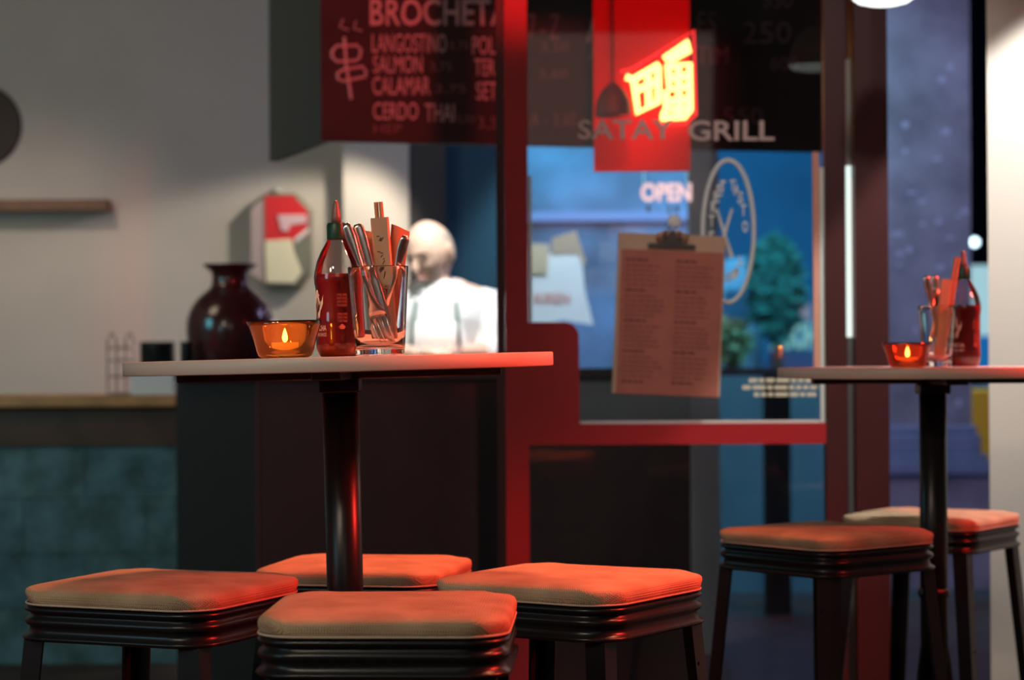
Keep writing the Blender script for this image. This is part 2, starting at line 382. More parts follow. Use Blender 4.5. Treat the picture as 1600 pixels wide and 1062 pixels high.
# low ledge with concrete front, further back at the left
LY = 7.27
lz = ZZ(615, LY)
lx1 = x0 - 0.004 + (XX(274, LY) - XX(275, CY))
lx1 = XX(274, LY)
wl = tag(obj('wooden_ledge', BX(-3.0, lx1, LY, LY + 0.5, lz - 0.037, lz), wood), 'long oak ledge along the pale wall above the grey blocks', 'ledge')
bev(wl, 0.004)
def concrete():
    m = mat('teal_lit_concrete', (0.20, 0.32, 0.34), 0.85); nt = m.node_tree; b = nt.nodes['Principled BSDF']  # teal light on the concrete is put into its colour
    tc = nt.nodes.new('ShaderNodeTexCoord'); mp = nt.nodes.new('ShaderNodeMapping'); mp.inputs['Rotation'].default_value = (R(90), 0, 0); nt.links.new(tc.outputs['Object'], mp.inputs[0])
    br = nt.nodes.new('ShaderNodeTexBrick'); br.inputs['Scale'].default_value = 1.0; br.inputs['Brick Width'].default_value = 0.42; br.inputs['Row Height'].default_value = 0.19
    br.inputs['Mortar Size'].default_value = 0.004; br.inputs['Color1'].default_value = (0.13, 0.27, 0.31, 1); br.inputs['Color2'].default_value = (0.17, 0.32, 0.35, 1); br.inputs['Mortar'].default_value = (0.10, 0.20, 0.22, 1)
    nt.links.new(mp.outputs[0], br.inputs['Vector'])
    n = nt.nodes.new('ShaderNodeTexNoise'); n.inputs['Scale'].default_value = 9; n.inputs['Detail'].default_value = 8; nt.links.new(tc.outputs['Object'], n.inputs['Vector'])
    mx = nt.nodes.new('ShaderNodeMixRGB'); mx.blend_type = 'MULTIPLY'; mx.inputs[0].default_value = 0.9; nt.links.new(br.outputs[0], mx.inputs[1])
    rp = nt.nodes.new('ShaderNodeValToRGB'); rp.color_ramp.elements[0].position = 0.35; rp.color_ramp.elements[1].position = 0.7; rp.color_ramp.elements[0].color = (0.35, 0.35, 0.35, 1)
    nt.links.new(n.outputs[0], rp.inputs[0]); nt.links.new(rp.outputs[0], mx.inputs[2]); nt.links.new(mx.outputs[0], b.inputs['Base Color'])
    bp = nt.nodes.new('ShaderNodeBump'); bp.inputs['Distance'].default_value = 0.02; bp.inputs['Strength'].default_value = 0.8
    nt.links.new(n.outputs[0], bp.inputs['Height']); nt.links.new(bp.outputs[0], b.inputs['Normal'])
    return m
bs = thing('ledge_base', ((-3 + lx1) / 2, LY + 0.2, 0), label='grey block base under the oak ledge', cat='counter base')
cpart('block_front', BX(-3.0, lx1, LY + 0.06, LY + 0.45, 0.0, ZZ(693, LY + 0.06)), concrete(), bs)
cpart('dark_rail', BX(-3.0, lx1, LY + 0.05, LY + 0.45, ZZ(693, LY + 0.06), lz - 0.038), walnut, bs)

# ------------------------------------------------------------------ the door leaf (red frame, glass), opened into the room
DY = 5.02
dpl = Plane((0, DY - 0.022, 0), (1, 0, 0))
def dx(px, py=560): return P(px, py, DY - 0.02).x
def dz(py, px=1050): return P(px, py, DY - 0.02).z
d0, d1, d2, d3 = dx(790), dx(826), dx(1290), dx(1323)
zr0, zr1 = dz(694), dz(662)
door = thing('door_1', ((d0 + d3) / 2, DY, 0)); door['kind'] = 'structure'
bm = bmesh.new()
zl = dz(503, 860); xl = dx(905); rr = 0.035
pts = [(d0, 0.02), (d1, 0.02), (d1, zr0), (d3 - (d3 - d2), zr0), (d2, zr1), (xl, zr1), (xl, zl - rr)]
pts += [(xl - rr + rr * math.cos(a), zl - rr + rr * math.sin(a)) for a in [R(k) for k in range(10, 91, 10)]]
pts += [(d1, zl), (d1, 2.35), (d0, 2.35)]
prism(pts, DY - 0.02, DY + 0.02, bm=bm)
cpart('door_frame', bm, redp, door)
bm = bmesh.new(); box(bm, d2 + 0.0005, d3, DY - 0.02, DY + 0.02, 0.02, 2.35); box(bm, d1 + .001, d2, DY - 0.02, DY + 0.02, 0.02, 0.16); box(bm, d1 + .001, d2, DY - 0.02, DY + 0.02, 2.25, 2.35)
cpart('door_stile', bm, dkred, door)  # right stile: its shade is put into the darker red
cpart('door_edge', BX(d0 - 0.02, d0 - 0.0005, DY - 0.005, DY + 0.03, 0.0, 2.6), dkred, door)  # shadowed side of the frame, shade put into the dark red
cpart('glass_pane', BX(d1 + .001, d2 - .001, DY - 0.003, DY + 0.003, 0.16, 2.25), thin_glass('door_glass', (0.95, 0.97, 0.97), 0.03), door)
bead = mat('pale_bead', (0.72, 0.80, 0.78), 0.4)
bm = bmesh.new()
box(bm, d2 - 0.011, d2 - 0.001, DY - 0.016, DY - 0.004, zr1 + .001, dz(262)); box(bm, xl + .001, d2 - 0.011, DY - 0.012, DY - 0.004, zr1 + .001, zr1 + 0.007)
cpart('glazing_bead', bm, bead, door)
cpart('edge_strip', BX(d1 + .001, d1 + 0.009, DY - 0.016, DY - 0.004, zl + .001, dz(273)), bead, door)
cpart('jamb_strip', BX(d2 - 0.026, d2 - 0.012, DY - 0.0145, DY - 0.004, dz(576), dz(238)), mat('salmon_strip', (0.75, 0.36, 0.26), 0.5), door)
# lettering on the door glass
decal = mat('white_vinyl', (0.85, 0.95, 0.95), 0.6)
decal2 = mat('dull_vinyl', (0.60, 0.46, 0.44), 0.7)
o = fit_text('shop_name', 'SATAY', dpl, 903, 187, 1052, 218, decal2, None, lift=-0.0175, off=0.02); adopt(o, door)
o = fit_text('shop_name', 'GRILL', dpl, 1075, 188, 1210, 220, decal2, None, lift=-0.0175, off=0.02); adopt(o, door)
bm = bmesh.new()
cx, cy, ax_, ay_ = 1138, 361, 40, 111  # slanted circle in the image, flattened to an oval on the glass
tube([dpl.hit(cx + ax_ * math.cos(t), cy + ay_ * math.sin(t), -0.016) for t in [k * 2 * PI / 60 for k in range(60)]], 0.0052, 8, bm, closed=True)
def ringletter(s, ang, r=0.66, sz=11):
    x = cx + ax_ * r * math.sin(R(ang)); y = cy - ay_ * r * math.cos(R(ang))
    fit_text('', s, dpl, x - sz * 0.42, y - sz * 0.9, x + sz * 0.42, y + sz * 0.75, None, lift=-0.016, off=0.03, bm=bm)
for k, s in zip((-97, -78, -60, -44, -31, -19), 'STREET'): ringletter(s, k)
for k, s in zip((15, 29, 45, 64, 85), 'TASTO'): ringletter(s, k)
for k, s in enumerate('GRILL'): ringletter(s, 185 - k * 14, sz=9)
for a, b in (((1120, 326), (1143, 402)), ((1144, 326), (1123, 396))):
    pa = dpl.hit(*a, -0.016); pb = dpl.hit(*b, -0.016); tube([pa, pa.lerp(pb, 0.6), pb], [0.003, 0.004, 0.0065], 8, bm)
o = obj('oval_emblem', bm, decal); adopt(o, door)
bm = bmesh.new()
for y, xs, xe_ in ((594, 1170, 1284), (605, 1160, 1284), (616, 1178, 1276)):
    x = xs
    while x < xe_:
        wd = random.choice((8, 13, 20)); a = dpl.hit(x, y + 3.2, -0.016); b = dpl.hit(min(x + wd, xe_), y - 3.2, -0.016)
        box(bm, a.x, b.x, a.y - 0.001, a.y, a.z, b.z); x += wd + 3
o = obj('small_print', bm, mat('cream_vinyl', (0.70, 0.66, 0.52), 0.7)); adopt(o, door)

# fixed post beside the door, with a bright edge strip between
struct('trim_4', BX(XX(1336, 5.0), XX(1388, 5.0), 4.99, 5.09, 0, 2.949), dkred)
gs = obj('glass_side_panel', BX(XX(1323, 5.05) + .001, XX(1333, 5.05), 5.04, 5.05, 0.01, ZZ(96, 5.05)), mat('frosted_edge', (0.32, 0.33, 0.32), 0.5))
tag(gs, 'narrow frosted glass edge strip in the gap beside the door', 'glass strip')
lb = obj('gap_light', BX(XX(1323, 5.03) + .001, XX(1331, 5.03), 5.025, 5.0395, ZZ(529, 5.03), ZZ(262, 5.03)), glow('gap_glow', (0.85, 1.0, 0.92), 1.1)); lb.parent = gs  # glowing strip for the light in the gap, no lamp
lb2 = obj('salmon_edge', BX(XX(1331, 5.03) + .001, XX(1336, 5.03) - .001, 5.025, 5.0395, ZZ(529, 5.03), ZZ(282, 5.03)), mat('salmon_strip', (0.75, 0.36, 0.26), 0.5)); lb2.parent = gs

# ------------------------------------------------------------------ clipboard on the door glass
cbm = mat('clipboard_ply', (0.62, 0.42, 0.30), 0.6, noise=0.1, nscale=10)
cpos = dpl.hit(1045, 492, 0.012)
cb = thing('clipboard', cpos, (0, R(2.6), 0), 'wooden clipboard holding a menu sheet, hung on the door glass', 'clipboard')
S = (DY - 0.03) / FPX
cw, ch = 84 * S, 126 * S
bev(obj('backboard', BX(-cw, cw, -0.003, 0.003, -ch, ch), cbm, cb), 0.002)
paper = mat('menu_paper', (0.50, 0.17, 0.13), 0.85, noise=0.12, nscale=18)
pz = ch - 26 * S
obj('menu_sheet', BX(-cw + 6 * S, cw - 3 * S, -0.0055, -0.0035, -ch + 0.002, pz), paper, cb)
ink = mat('menu_ink', (0.16, 0.05, 0.045), 0.8)
for col_ in (-1, 1):
    bm = bmesh.new(); z = pz - 14 * S; k = 0
    while z > -ch + 16 * S:
        if k % 6 == 0: xw = 34 * S; h = 3.4 * S
        else: xw = random.uniform(46, 62) * S; h = 1.6 * S
        xs0 = -cw + 14 * S if col_ < 0 else 8 * S
        xx = xs0
        while xx < xs0 + xw:
            wd = random.uniform(5, 12) * S; box(bm, xx, min(xx + wd, xs0 + xw), -0.0062, -0.0056, z - h, z); xx += wd + 2.2 * S
        z -= 7.5 * S if k % 6 else 10 * S; k += 1
    obj('menu_text', bm, ink, cb)
clipm = mat('clip_steel', (0.10, 0.09, 0.09), 0.35, 0.8)
bm = bmesh.new(); z0 = ch - 22 * S
box(bm, -37 * S, 37 * S, -0.012, -0.004, z0, z0 + 7 * S); prism([(-18 * S, z0 + 7 * S), (18 * S, z0 + 7 * S), (12 * S, z0 + 28 * S), (-12 * S, z0 + 28 * S)], -0.014, -0.005, bm=bm)
cl = obj('clip', bm, clipm, cb); bev(cl, 0.0015)
cw_ = mat('glint_orange', (0.95, 0.42, 0.15), 0.25, 1.0)
for k in (-1, 1):
    obj('orange_glint', tube([(k * 20 * S, -0.014, z0 + 8 * S), (k * 24 * S, -0.02, z0 + 20 * S), (k * 8 * S, -0.022, z0 + 26 * S)], 0.003, 8), cw_, cl, True)  # orange glints on the clip, modelled as copper loops
    obj('clip_lever', tube([(k * 10 * S, -0.018, z0 + 15 * S), (k * 3 * S, -0.016, z0 + 35 * S)], 0.0028, 8), steel, cl, True)
bm = lathe([(0, 0), (9 * S, 0), (11 * S, 0.002), (9 * S, 0.004), (0, 0.004)], 24, M=Matrix.Translation((2 * S, -0.012, z0 + 42 * S)) @ Matrix.Rotation(R(90), 4, 'X'))
obj('glow_disc', bm, mat('glow_white', (0.75, 0.8, 0.85), 0.4), cb, True)  # white disc for a round glow above the clip

# ------------------------------------------------------------------ signs reflected in the door glass, built behind it
NY = 5.66
npl = Plane((0, NY, 0), (1, 0, 0))
sg = thing('neon_reflection', P(1005, 150, NY), label='reflection of a red sign with glowing yellow characters, built behind the door glass', cat='sign')
o = obj('red_glow_panel', BX(XX(930, NY), XX(1081, NY), NY + 0.01, NY + 0.03, ZZ(268, NY), 2.949), mat('reflected_red', (0.60, 0.003, 0.008), 0.7, spec=0.1)); adopt(o, sg)  # panel added for the red glow reflected in the glass
bm = bmesh.new()
def nt_(pts, r=0.0088): tube([npl.hit(x, y, 0.012) for x, y in pts], r, 8, bm)
# left character
nt_([(978, 120), (990, 124), (1030, 101)]); nt_([(990, 124), (997, 176), (1028, 158)]); nt_([(1028, 103), (1029, 160)]); nt_([(993, 142), (1028, 126)]); nt_([(1012, 112), (1014, 168)])
# right character
nt_([(1038, 92), (1076, 66), (1077, 78), (1044, 96)]); nt_([(1040, 104), (1077, 100), (1078, 172), (1070, 182), (1032, 184)]); nt_([(1044, 104), (1046, 140), (1076, 134)]); nt_([(1040, 142), (1042, 168), (1036, 182)]); nt_([(1046, 158), (1076, 154)]); nt_([(1060, 104), (1061, 182)]); nt_([(1048, 122), (1074, 118)]); nt_([(1048, 171), (1074, 168)])
o = obj('glowing_characters', bm, glow('neon_yellow', (1.0, 0.66, 0.16), 4.0), None, True); adopt(o, sg)
bm = bmesh.new()
nt_([(970, 112), (988, 108), (1084, 48), (1087, 180), (1070, 193), (1028, 194)], 0.0035)
o = obj('red_outline_tube', bm, glow('neon_red', (1.0, 0.02, 0.02), 2.2), None, True); adopt(o, sg)
light('neon_glow', 'POINT', P(1010, 215, NY - 0.16), (0, 5, 0), 1.0, (1.0, 0.02, 0.02), shadow_soft_size=0.05)
# dark pendant shade before the red panel
pd = thing('pendant_lamp', P(958, 182, 5.48), label='dark dome pendant lamp in front of the red panel', cat='lamp')
s_ = 5.48 / FPX
o = obj('lamp_shade', lathe([(28 * s_, 0), (28 * s_, 0.006), (26 * s_, 24 * s_), (18 * s_, 40 * s_), (8 * s_, 50 * s_), (3 * s_, 54 * s_), (0, 54 * s_)], 28), mat('maroon_shade', (0.10, 0.012, 0.015), 0.5), pd, True)
o = obj('cord', tube([(0, 0, 54 * s_), (0, 0, 2.948 - pd.location.z)], 0.003, 6), blackm, pd)
# OPEN neon reflected in the door glass, built behind it
oy = 7.4; opl = Plane((0, oy, 0), (1, 0, 0))
osg = thing('open_reflection', P(1040, 302, oy), label='reflection of a glowing OPEN sign above the clipboard, built behind the glass', cat='sign')
o = fit_text('open_letters', 'OPEN', opl, 1001, 286, 1080, 315, glow('open_glow', (1.0, 0.62, 0.62), 1.25), None, lift=0.0, thick=0.01, off=0.035); adopt(o, osg)
o = fit_text('hours_text', '9 - 24', opl, 1008, 320, 1062, 333, mat('hours_grey', (0.55, 0.5, 0.42), 0.7), None, lift=0.0, off=0.02); adopt(o, osg)
for px_ in (1006, 1074):  # wires added to hold the OPEN letters up from the ceiling
    a = opl.hit(px_, 290, -0.005); o = obj('added_wire', tube([a, (a.x, a.y, 2.949)], 0.002, 6), steel); adopt(o, osg)
# sheets of paper taped in the window at the left
ppl = Plane((0, WY + 0.055, 0), (1, 0, 0))
def sheet(name, poly, m, y=WY + 0.055, th=0.004):
    pts = [(P(a, b, y).x, P(a, b, y).z) for a, b in poly]; c = (sum(p[0] for p in pts) / len(pts), sum(p[1] for p in pts) / len(pts))
    t = thing(name, (c[0], y, c[1])); o = obj('sheet', prism([(x - c[0], z - c[1]) for x, z in pts], 0, th), m, t); return t
pm = mat('poster_paper', (0.86, 0.94, 0.97), 0.8)
pt = sheet('poster', [(826, 398), (856, 396), (880, 392), (908, 390), (913, 450), (927, 508), (880, 500), (826, 512)], pm); tag(pt, 'white paper notice with red lettering taped in the window', 'poster')
o = fit_text('red_lettering', 'KIREN', ppl, 836, 458, 890, 474, mat('red_ink', (0.8, 0.25, 0.2), 0.7), None, lift=0.004, off=0.0); adopt(o, pt)
pt2 = sheet('kraft_paper', [(862, 372), (900, 360), (906, 380), (916, 410), (910, 414), (905, 396), (880, 396), (862, 398)], mat('kraft', (0.48, 0.38, 0.28), 0.85), WY + 0.0505); tag(pt2, 'torn brown kraft paper taped above the white notice', 'paper')
pt3 = sheet('cardboard_note', [(826, 380), (858, 382), (855, 428), (826, 428)], mat('card_tan', (0.62, 0.52, 0.36), 0.85), WY + 0.046); tag(pt3, 'small tan card overlapping the upper left of the white notice', 'card')

# ------------------------------------------------------------------ outside; the street left of the pillar replaces glass reflections
struct('street_ground', BX(-14, 22, 9.1, 60, -0.12, -0.02), mat('asphalt', (0.05, 0.055, 0.06), 0.8))
stone = mat('old_stone', (0.30, 0.26, 0.32), 0.9, noise=0.45, nscale=4, bump=0.6, bscale=14)
SY = 9.75
c0, c1 = XX(1372, SY), XX(1518, SY)
sc = thing('stone_pillar', ((c0 + c1) / 2, SY + 0.3, -0.02), label='weathered grey stone pillar with moulded base beyond the doorway', cat='pillar')
def zz(py): return ZZ(py, SY)
cpart('shaft', BX(c0, c1, SY, SY + 0.6, zz(672), 3.6), stone, sc)
bm = bmesh.new()
for a, b, e in ((668, 682, 0.02), (682, 712, 0.035), (712, 722, 0.06), (722, 744, 0.085), (744, 752, 0.07)):
    box(bm, c0 - e, c1 + e, SY - e, SY + 0.6 + e, zz(b), zz(a))
o = cpart('moulding', bm, mat('blue_lit_stone', (0.20, 0.22, 0.34), 0.85, noise=0.3, nscale=5, bump=0.4, bscale=14), sc); bev(o, 0.01)  # bluish light on the base is put into this colour
cpart('plinth', BX(c0 - 0.06, c1 + 0.075, SY - 0.06, SY + 0.68, -0.02, zz(752)), stone, sc)
bm = bmesh.new(); random.seed(3)
for k in range(26):
    px_ = random.uniform(1392, 1512); py_ = random.uniform(90, 640); p = P(px_, py_, SY - 0.001); a = random.uniform(.01, .03); b = random.uniform(.008, .022)
    pts = [(p.x + a * math.cos(t) * random.uniform(.6, 1.2), p.z + b * math.sin(t) * random.uniform(.6, 1.2)) for t in [j * PI / 4 for j in range(8)]]
    prism(pts, SY - 0.002, SY, bm=bm)
cpart('flaked_paint', bm, mat('pale_flake', (0.40, 0.36, 0.48), 0.9), sc)
# building opposite, left of the pillar, reflected in the door glass, built behind it
ow = thing('stone_building', (-0.2, 13.8, -0.02), label='blue grey stone house front reflected in the door glass, built behind the notices', cat='building')
cpart('facade', BX(-4.0, XX(1084, 13.5), 13.5, 14.1, -0.02, 6), mat('blue_stone', (0.11, 0.19, 0.26), 0.9, noise=0.6, nscale=2.2, bump=0.6, bscale=6), ow)
bm = bmesh.new()
for z in (0.5, 1.9, 3.2): box(bm, -4.0, XX(1084, 13.5), 13.46, 13.499, z, z + 0.06)
cpart('string_course', bm, mat('blue_stone_edge', (0.16, 0.2, 0.3), 0.9), ow)
pinkl = light('purple_fill', 'SPOT', (0.15, 11.2, 1.9), (0.75, 13.5, 1.35), 130, (1.0, 0.22, 0.45), spot_size=R(50), spot_blend=0.6, shadow_soft_size=0.1)  # added spot for the purple reflection in the glass
# blue building opposite at right, a reflection built behind the glass
bb = thing('blue_building', (3.2, 19.8, -0.02), label='blue lit shop building with an illuminated sign, reflected in the door glass', cat='building')
cpart('facade', BX(XX(1090, 19.5), XX(1480, 19.5), 19.5, 20.1, -0.02, 7), mat('blue_render', (0.05, 0.30, 0.52), 0.8, noise=0.35, nscale=0.8), bb)
bpl2 = Plane((0, 19.45, 0), (1, 0, 0))
a, b = P(1150, 575, 19.4), P(1174, 530, 19.4)
bm = bmesh.new(); box(bm, a.x, b.x, 19.4, 19.49, P(1150, 576, 19.4).z, P(1150, 556, 19.4).z); cpart('lit_window', bm, glow('cyan_window', (0.12, 0.50, 0.62), 0.9), bb)
bm = bmesh.new(); box(bm, a.x, b.x, 19.4, 19.49, P(1150, 550, 19.4).z, P(1150, 532, 19.4).z); cpart('lit_window', bm, glow('cyan_window2', (0.06, 0.30, 0.42), 0.8), bb)
o = fit_text('shop_sign', 'SIERHOUR', bpl2, 1204, 502, 1322, 546, glow('cyan_sign', (0.28, 0.68, 0.72), 0.75), None, lift=0.05, thick=0.03, off=0.045, mirror=True); adopt(o, bb)
a, b = P(1230, 500, 19.4), P(1267, 476, 19.4)
cpart('pale_plaque', BX(a.x, b.x, 19.4, 19.49, a.z, b.z), glow('plaque_glow', (0.24, 0.28, 0.40), 0.9), bb)
a, b = P(1204, 575, 19.4), P(1345, 552, 19.4)
cpart('awning', BX(a.x, b.x, 19.2, 19.49, a.z, b.z), mat('violet_awning', (0.20, 0.18, 0.34), 0.8), bb)
# a van with pale body, for a reflection low in the glass
vy = 16.5
vn = thing('parked_van', (XX(1150, vy), vy + 0.5, -0.02), label='pale parked van reflected beneath the oval emblem', cat='van')
def vpoly(pts): return [(P(x, y, vy).x, P(x, y, vy).z) for x, y in pts]
o = obj('van_body', prism(vpoly([(1112, 600), (1112, 450), (1130, 405), (1170, 400), (1180, 440), (1190, 520), (1192, 600)]), vy, vy + 1.6), mat('van_white', (0.45, 0.66, 0.80), 0.4)); bev(o, 0.04, 3); adopt(o, vn)
o = obj('windscreen', prism(vpoly([(1120, 500), (1133, 452), (1168, 452), (1180, 500)]), vy - 0.02, vy - 0.001), mat('van_glass', (0.10, 0.2, 0.28), 0.1)); adopt(o, vn)
for x in (1122, 1182):
    p = P(x, 600, vy); bm = lathe([(0, 0), (0.25, 0), (0.28, 0.04), (0.28, 0.2), (0, 0.2)], 24, M=Matrix.Translation((p.x, vy, 0.262)) @ Matrix.Rotation(R(-90), 4, 'X')); o = obj('wheel', bm, blackm); adopt(o, vn)
cpart('van_chassis', BX(XX(1112, vy), XX(1192, vy), vy + .1, vy + 1.5, 0.2, ZZ(599, vy)), charc, vn)
# foliage of the reflected street
def foliage(name, px, py, Y, rpx, n, label, col, hgt):
    c = P(px, py, Y); r = rpx * Y / FPX; t = thing(name, (c.x, Y, -0.02), label=label, cat='tree')
    obj('trunk', tube([(0, 0, 0), (0.02, 0, c.z * 0.6), (0, 0, c.z + 0.02)], [0.05, 0.04, 0.02], 8), walnut, t)
    bm = bmesh.new()
    for k in range(n):
        d = Vector((random.gauss(0, 1), random.gauss(0, 1), random.gauss(0, 1))).normalized() * r * random.random() ** 0.4; d.z *= hgt
        p = Vector((0, 0, c.z + 0.02)) + d; a = random.uniform(0.05, 0.09) * 1.15; e = Euler((random.uniform(0, 6), random.uniform(0, 6), random.uniform(0, 6))).to_matrix()
        v = [bm.verts.new(p + e @ Vector(q)) for q in ((0, -a, 0), (a * .45, 0, .01), (0, a, 0), (-a * .45, 0, .01))]; bm.faces.new(v)
    obj('foliage', bm, mat(name + '_leaf', col, 0.7), t)
foliage('street_tree', 1212, 452, 15.7, 40, 1100, 'dark green street tree reflected in front of the blue building', (0.04, 0.22, 0.16), 2.1)
foliage('potted_shrub', 1140, 535, 12.9, 24, 420, 'small bushy shrub reflected beside the pale van', (0.16, 0.24, 0.10), 1.3)
# teal panel below the window
tp = obj('teal_screen', BX(XX(1120, 9.6), XX(1290, 9.6), 9.6, 9.65, -0.02, ZZ(578, 9.6)), mat('teal_panel', (0.10, 0.34, 0.38), 0.7, noise=0.15, nscale=3)); tag(tp, 'low teal screen outside under the blue shop view', 'screen')
# beyond the doorway
kk = thing('kiosk', (XX(1545, 21), 21.5, -0.02), label='lit kiosk with blue lower panel far beyond the doorway', cat='kiosk')
kx0, kx1 = XX(1518, 21), XX(1700, 21)
cpart('lit_front', BX(kx0, kx1, 21, 21.8, ZZ(528, 21), ZZ(418, 21)), glow('kiosk_light', (0.45, 0.75, 0.85), 0.8), kk)
cpart('blue_panel', BX(kx0, kx1, 20.98, 21.8, ZZ(600, 21), ZZ(528, 21) - .001), glow('kiosk_blue', (0.01, 0.15, 0.45), 0.8), kk)
cpart('lower_wall', BX(kx0, kx1, 21, 21.8, -0.02, ZZ(600, 21) - .001), stone, kk)
yc = obj('yellow_cabinet', BX(XX(1516, 12.3), XX(1560, 12.3), 12.3, 12.6, -0.02, ZZ(612, 12.3)), mat('ochre', (1.0, 0.26, 0.0), 0.6)); tag(yc, 'ochre yellow cabinet standing outside beside the stone pillar', 'cabinet'); bev(yc, 0.01)
nb = obj('night_building', BX(4.0, 20, 42, 43, -0.02, 14), mat('night_wall', (0.008, 0.02, 0.04), 0.9)); tag(nb, 'dark building far down the street beyond the doorway', 'building')
sl = thing('street_lamp', (XX(1524, 33), 33, -0.02), label='street lamp with a small white globe far beyond the doorway', cat='street lamp')
obj('pole', tube([(0, 0, 0), (0, 0, ZZ(382, 33) - 0.05)], 0.03, 8), blackm, sl)
obj('globe', lathe([(0.06 * math.sin(a), -0.06 * math.cos(a)) for a in [R(k) for k in range(0, 181, 20)]], 16, M=Matrix.Translation((0, 0, ZZ(382, 33) + 0.02))), glow('globe_light', (0.6, 0.85, 1.0), 6.0), sl, True)

# ceiling lamp at the entrance, partly in the frame
ep = P(1380, -2, 4.5)
el = thing('ceiling_pendant', ep, label='white round pendant lamp hanging at the top near the entrance', cat='lamp')
s_ = 4.5 / FPX
obj('lamp_shade', lathe([(50 * s_, 0), (50 * s_, 0.004), (44 * s_, 30 * s_), (30 * s_, 60 * s_), (8 * s_, 75 * s_), (0, 76 * s_)], 36), white, el, True)
obj('diffuser', lathe([(0, -12 * s_), (25 * s_, -10 * s_), (40 * s_, -6 * s_), (48 * s_, 0), (0, 0.001)], 36, cap=False), glow('lamp_diffuser', (0.95, 1.0, 0.93), 1.6), el, True)
obj('cord', tube([(0, 0, 76 * s_), (0, 0, 2.948 - ep.z)], 0.004, 6), blackm, el)
light('entrance_lamp_light', 'SPOT', (1.42, 4.45, 2.35), (1.42, 4.65, 1.35), 105, (1.0, 0.93, 0.84), spot_size=R(71), spot_blend=0.12, shadow_soft_size=0.03)

# ------------------------------------------------------------------ things on the back wall and ledge
pl_ = P(-31, 197, WY)
dp = obj('wall_plate', lathe([(0, -0.03), (0.10, -0.03), (0.16, -0.022), (0.168, -0.006), (0.168, 0.0), (0, 0)], 48, M=Matrix.Translation((pl_.x, WY, pl_.z)) @ Matrix.Rotation(R(-90), 4, 'X')), mat('dark_disc', (0.045, 0.026, 0.02), 0.6), smooth=False)
tag(dp, 'dark round disc hung on the pale wall at the far left', 'wall plate')
ra = P(168, 311, WY - 0.08); rb = P(168, 329, WY - 0.08)
wr = obj('wall_shelf', BX(ra.x - 1.0, ra.x, WY - 0.1, WY, rb.z, ra.z), mat('brown_shelf_wood', (0.24, 0.11, 0.055), 0.5, noise=0.3, nscale=9)); bev(wr, 0.003); tag(wr, 'narrow brown wooden shelf on the pale wall below the dark disc', 'shelf')
# red wall box
RY = WY - 0.09
c_ = P(437, 375, RY); s_ = RY / FPX
rb_ = thing('red_wall_box', (c_.x, WY, c_.z), label='red metal wall box with cream panel above the large vase', cat='wall box')
def oct_(w_, h_, k_): return [(w_ - k_, -h_), (w_, -h_ + k_), (w_, h_ - k_), (w_ - k_, h_), (-w_ + k_, h_), (-w_, h_ - k_), (-w_, -h_ + k_), (-w_ + k_, -h_)]
bm = prism(oct_(48 * s_, 74 * s_, 22 * s_), -0.06, 0); o = obj('case', bm, mat('box_metal', (0.30, 0.30, 0.24), 0.35, 0.6), rb_); bev(o, 0.012, 3)
bm = prism([(-24 * s_, -66 * s_), (-24 * s_, 70 * s_), (20 * s_, 70 * s_), (43 * s_, 46 * s_), (43 * s_, 8 * s_), (20 * s_, -4 * s_), (18 * s_, -66 * s_)], -0.068, -0.0605); obj('red_front', bm, mat('bright_red', (0.75, 0.02, 0.03), 0.4), rb_)
bm = prism([(-46 * s_, -52 * s_), (-46 * s_, 50 * s_), (-27 * s_, 66 * s_), (-27 * s_, -66 * s_)], -0.066, -0.0605); obj('reflection_band', bm, mat('reflection_pink', (0.55, 0.42, 0.42), 0.35, 0.4), rb_)  # pale band for the silvery reflection on the left side
bm = prism([(-22 * s_, -66 * s_), (-24 * s_, -20 * s_), (-24 * s_, 0), (18 * s_, 2 * s_), (22 * s_, -20 * s_), (34 * s_, -50 * s_), (22 * s_, -67 * s_)], -0.074, -0.0685); o = obj('cream_panel', bm, mat('cream_paint', (0.9, 0.86, 0.62), 0.5), rb_); bev(o, 0.002)
bm = prism([(-4 * s_, 40 * s_), (40 * s_, 40 * s_), (42 * s_, 28 * s_), (16 * s_, 24 * s_), (12 * s_, 14 * s_), (2 * s_, 16 * s_)], -0.074, -0.0685); obj('pink_lettering', bm, mat('pink_white', (0.8, 0.55, 0.6), 0.5), rb_)
bm = prism([(22 * s_, 2 * s_), (44 * s_, 20 * s_), (46 * s_, 14 * s_), (26 * s_, -4 * s_)], -0.078, -0.0685); obj('white_highlight', bm, white, rb_)  # white highlight on the box, modelled as a flat piece
obj('top_knob', lathe([(0, 0), (10 * s_, 0), (11 * s_, 0.012), (6 * s_, 0.02), (0, 0.02)], 20, M=Matrix.Translation((-8 * s_, -0.03, 74 * s_))), mat('knob_metal', (0.45, 0.5, 0.42), 0.35, 0.5), rb_, True)
# vase
VY = 6.72
vc = P(360, 500, VY); s_ = VY / FPX
vh = ZZ(413, VY, 360) - ztop
bm = lathe([(0, 0), (59 * s_, 0), (62 * s_, 0.004), (66 * s_, 0.06), (69 * s_, 0.12), (68 * s_, 0.155), (64 * s_, 0.182), (57 * s_, 0.208), (47 * s_, 0.231), (36 * s_, 0.249), (30 * s_, 0.260), (28 * s_, vh - 22 * s_), (30 * s_, vh - 12 * s_), (41 * s_, vh - 3 * s_), (43 * s_, vh), (38 * s_, vh), (24 * s_, vh - 16 * s_), (0, vh - 18 * s_)], 56)
vs = obj('vase', bm, mat('maroon_glaze', (0.06, 0.012, 0.012), 0.22, coat=0.6), None, True, loc=(vc.x, VY, ztop + 0.0005)); tag(vs, 'large round dark maroon vase with flared neck on the worktop', 'vase')
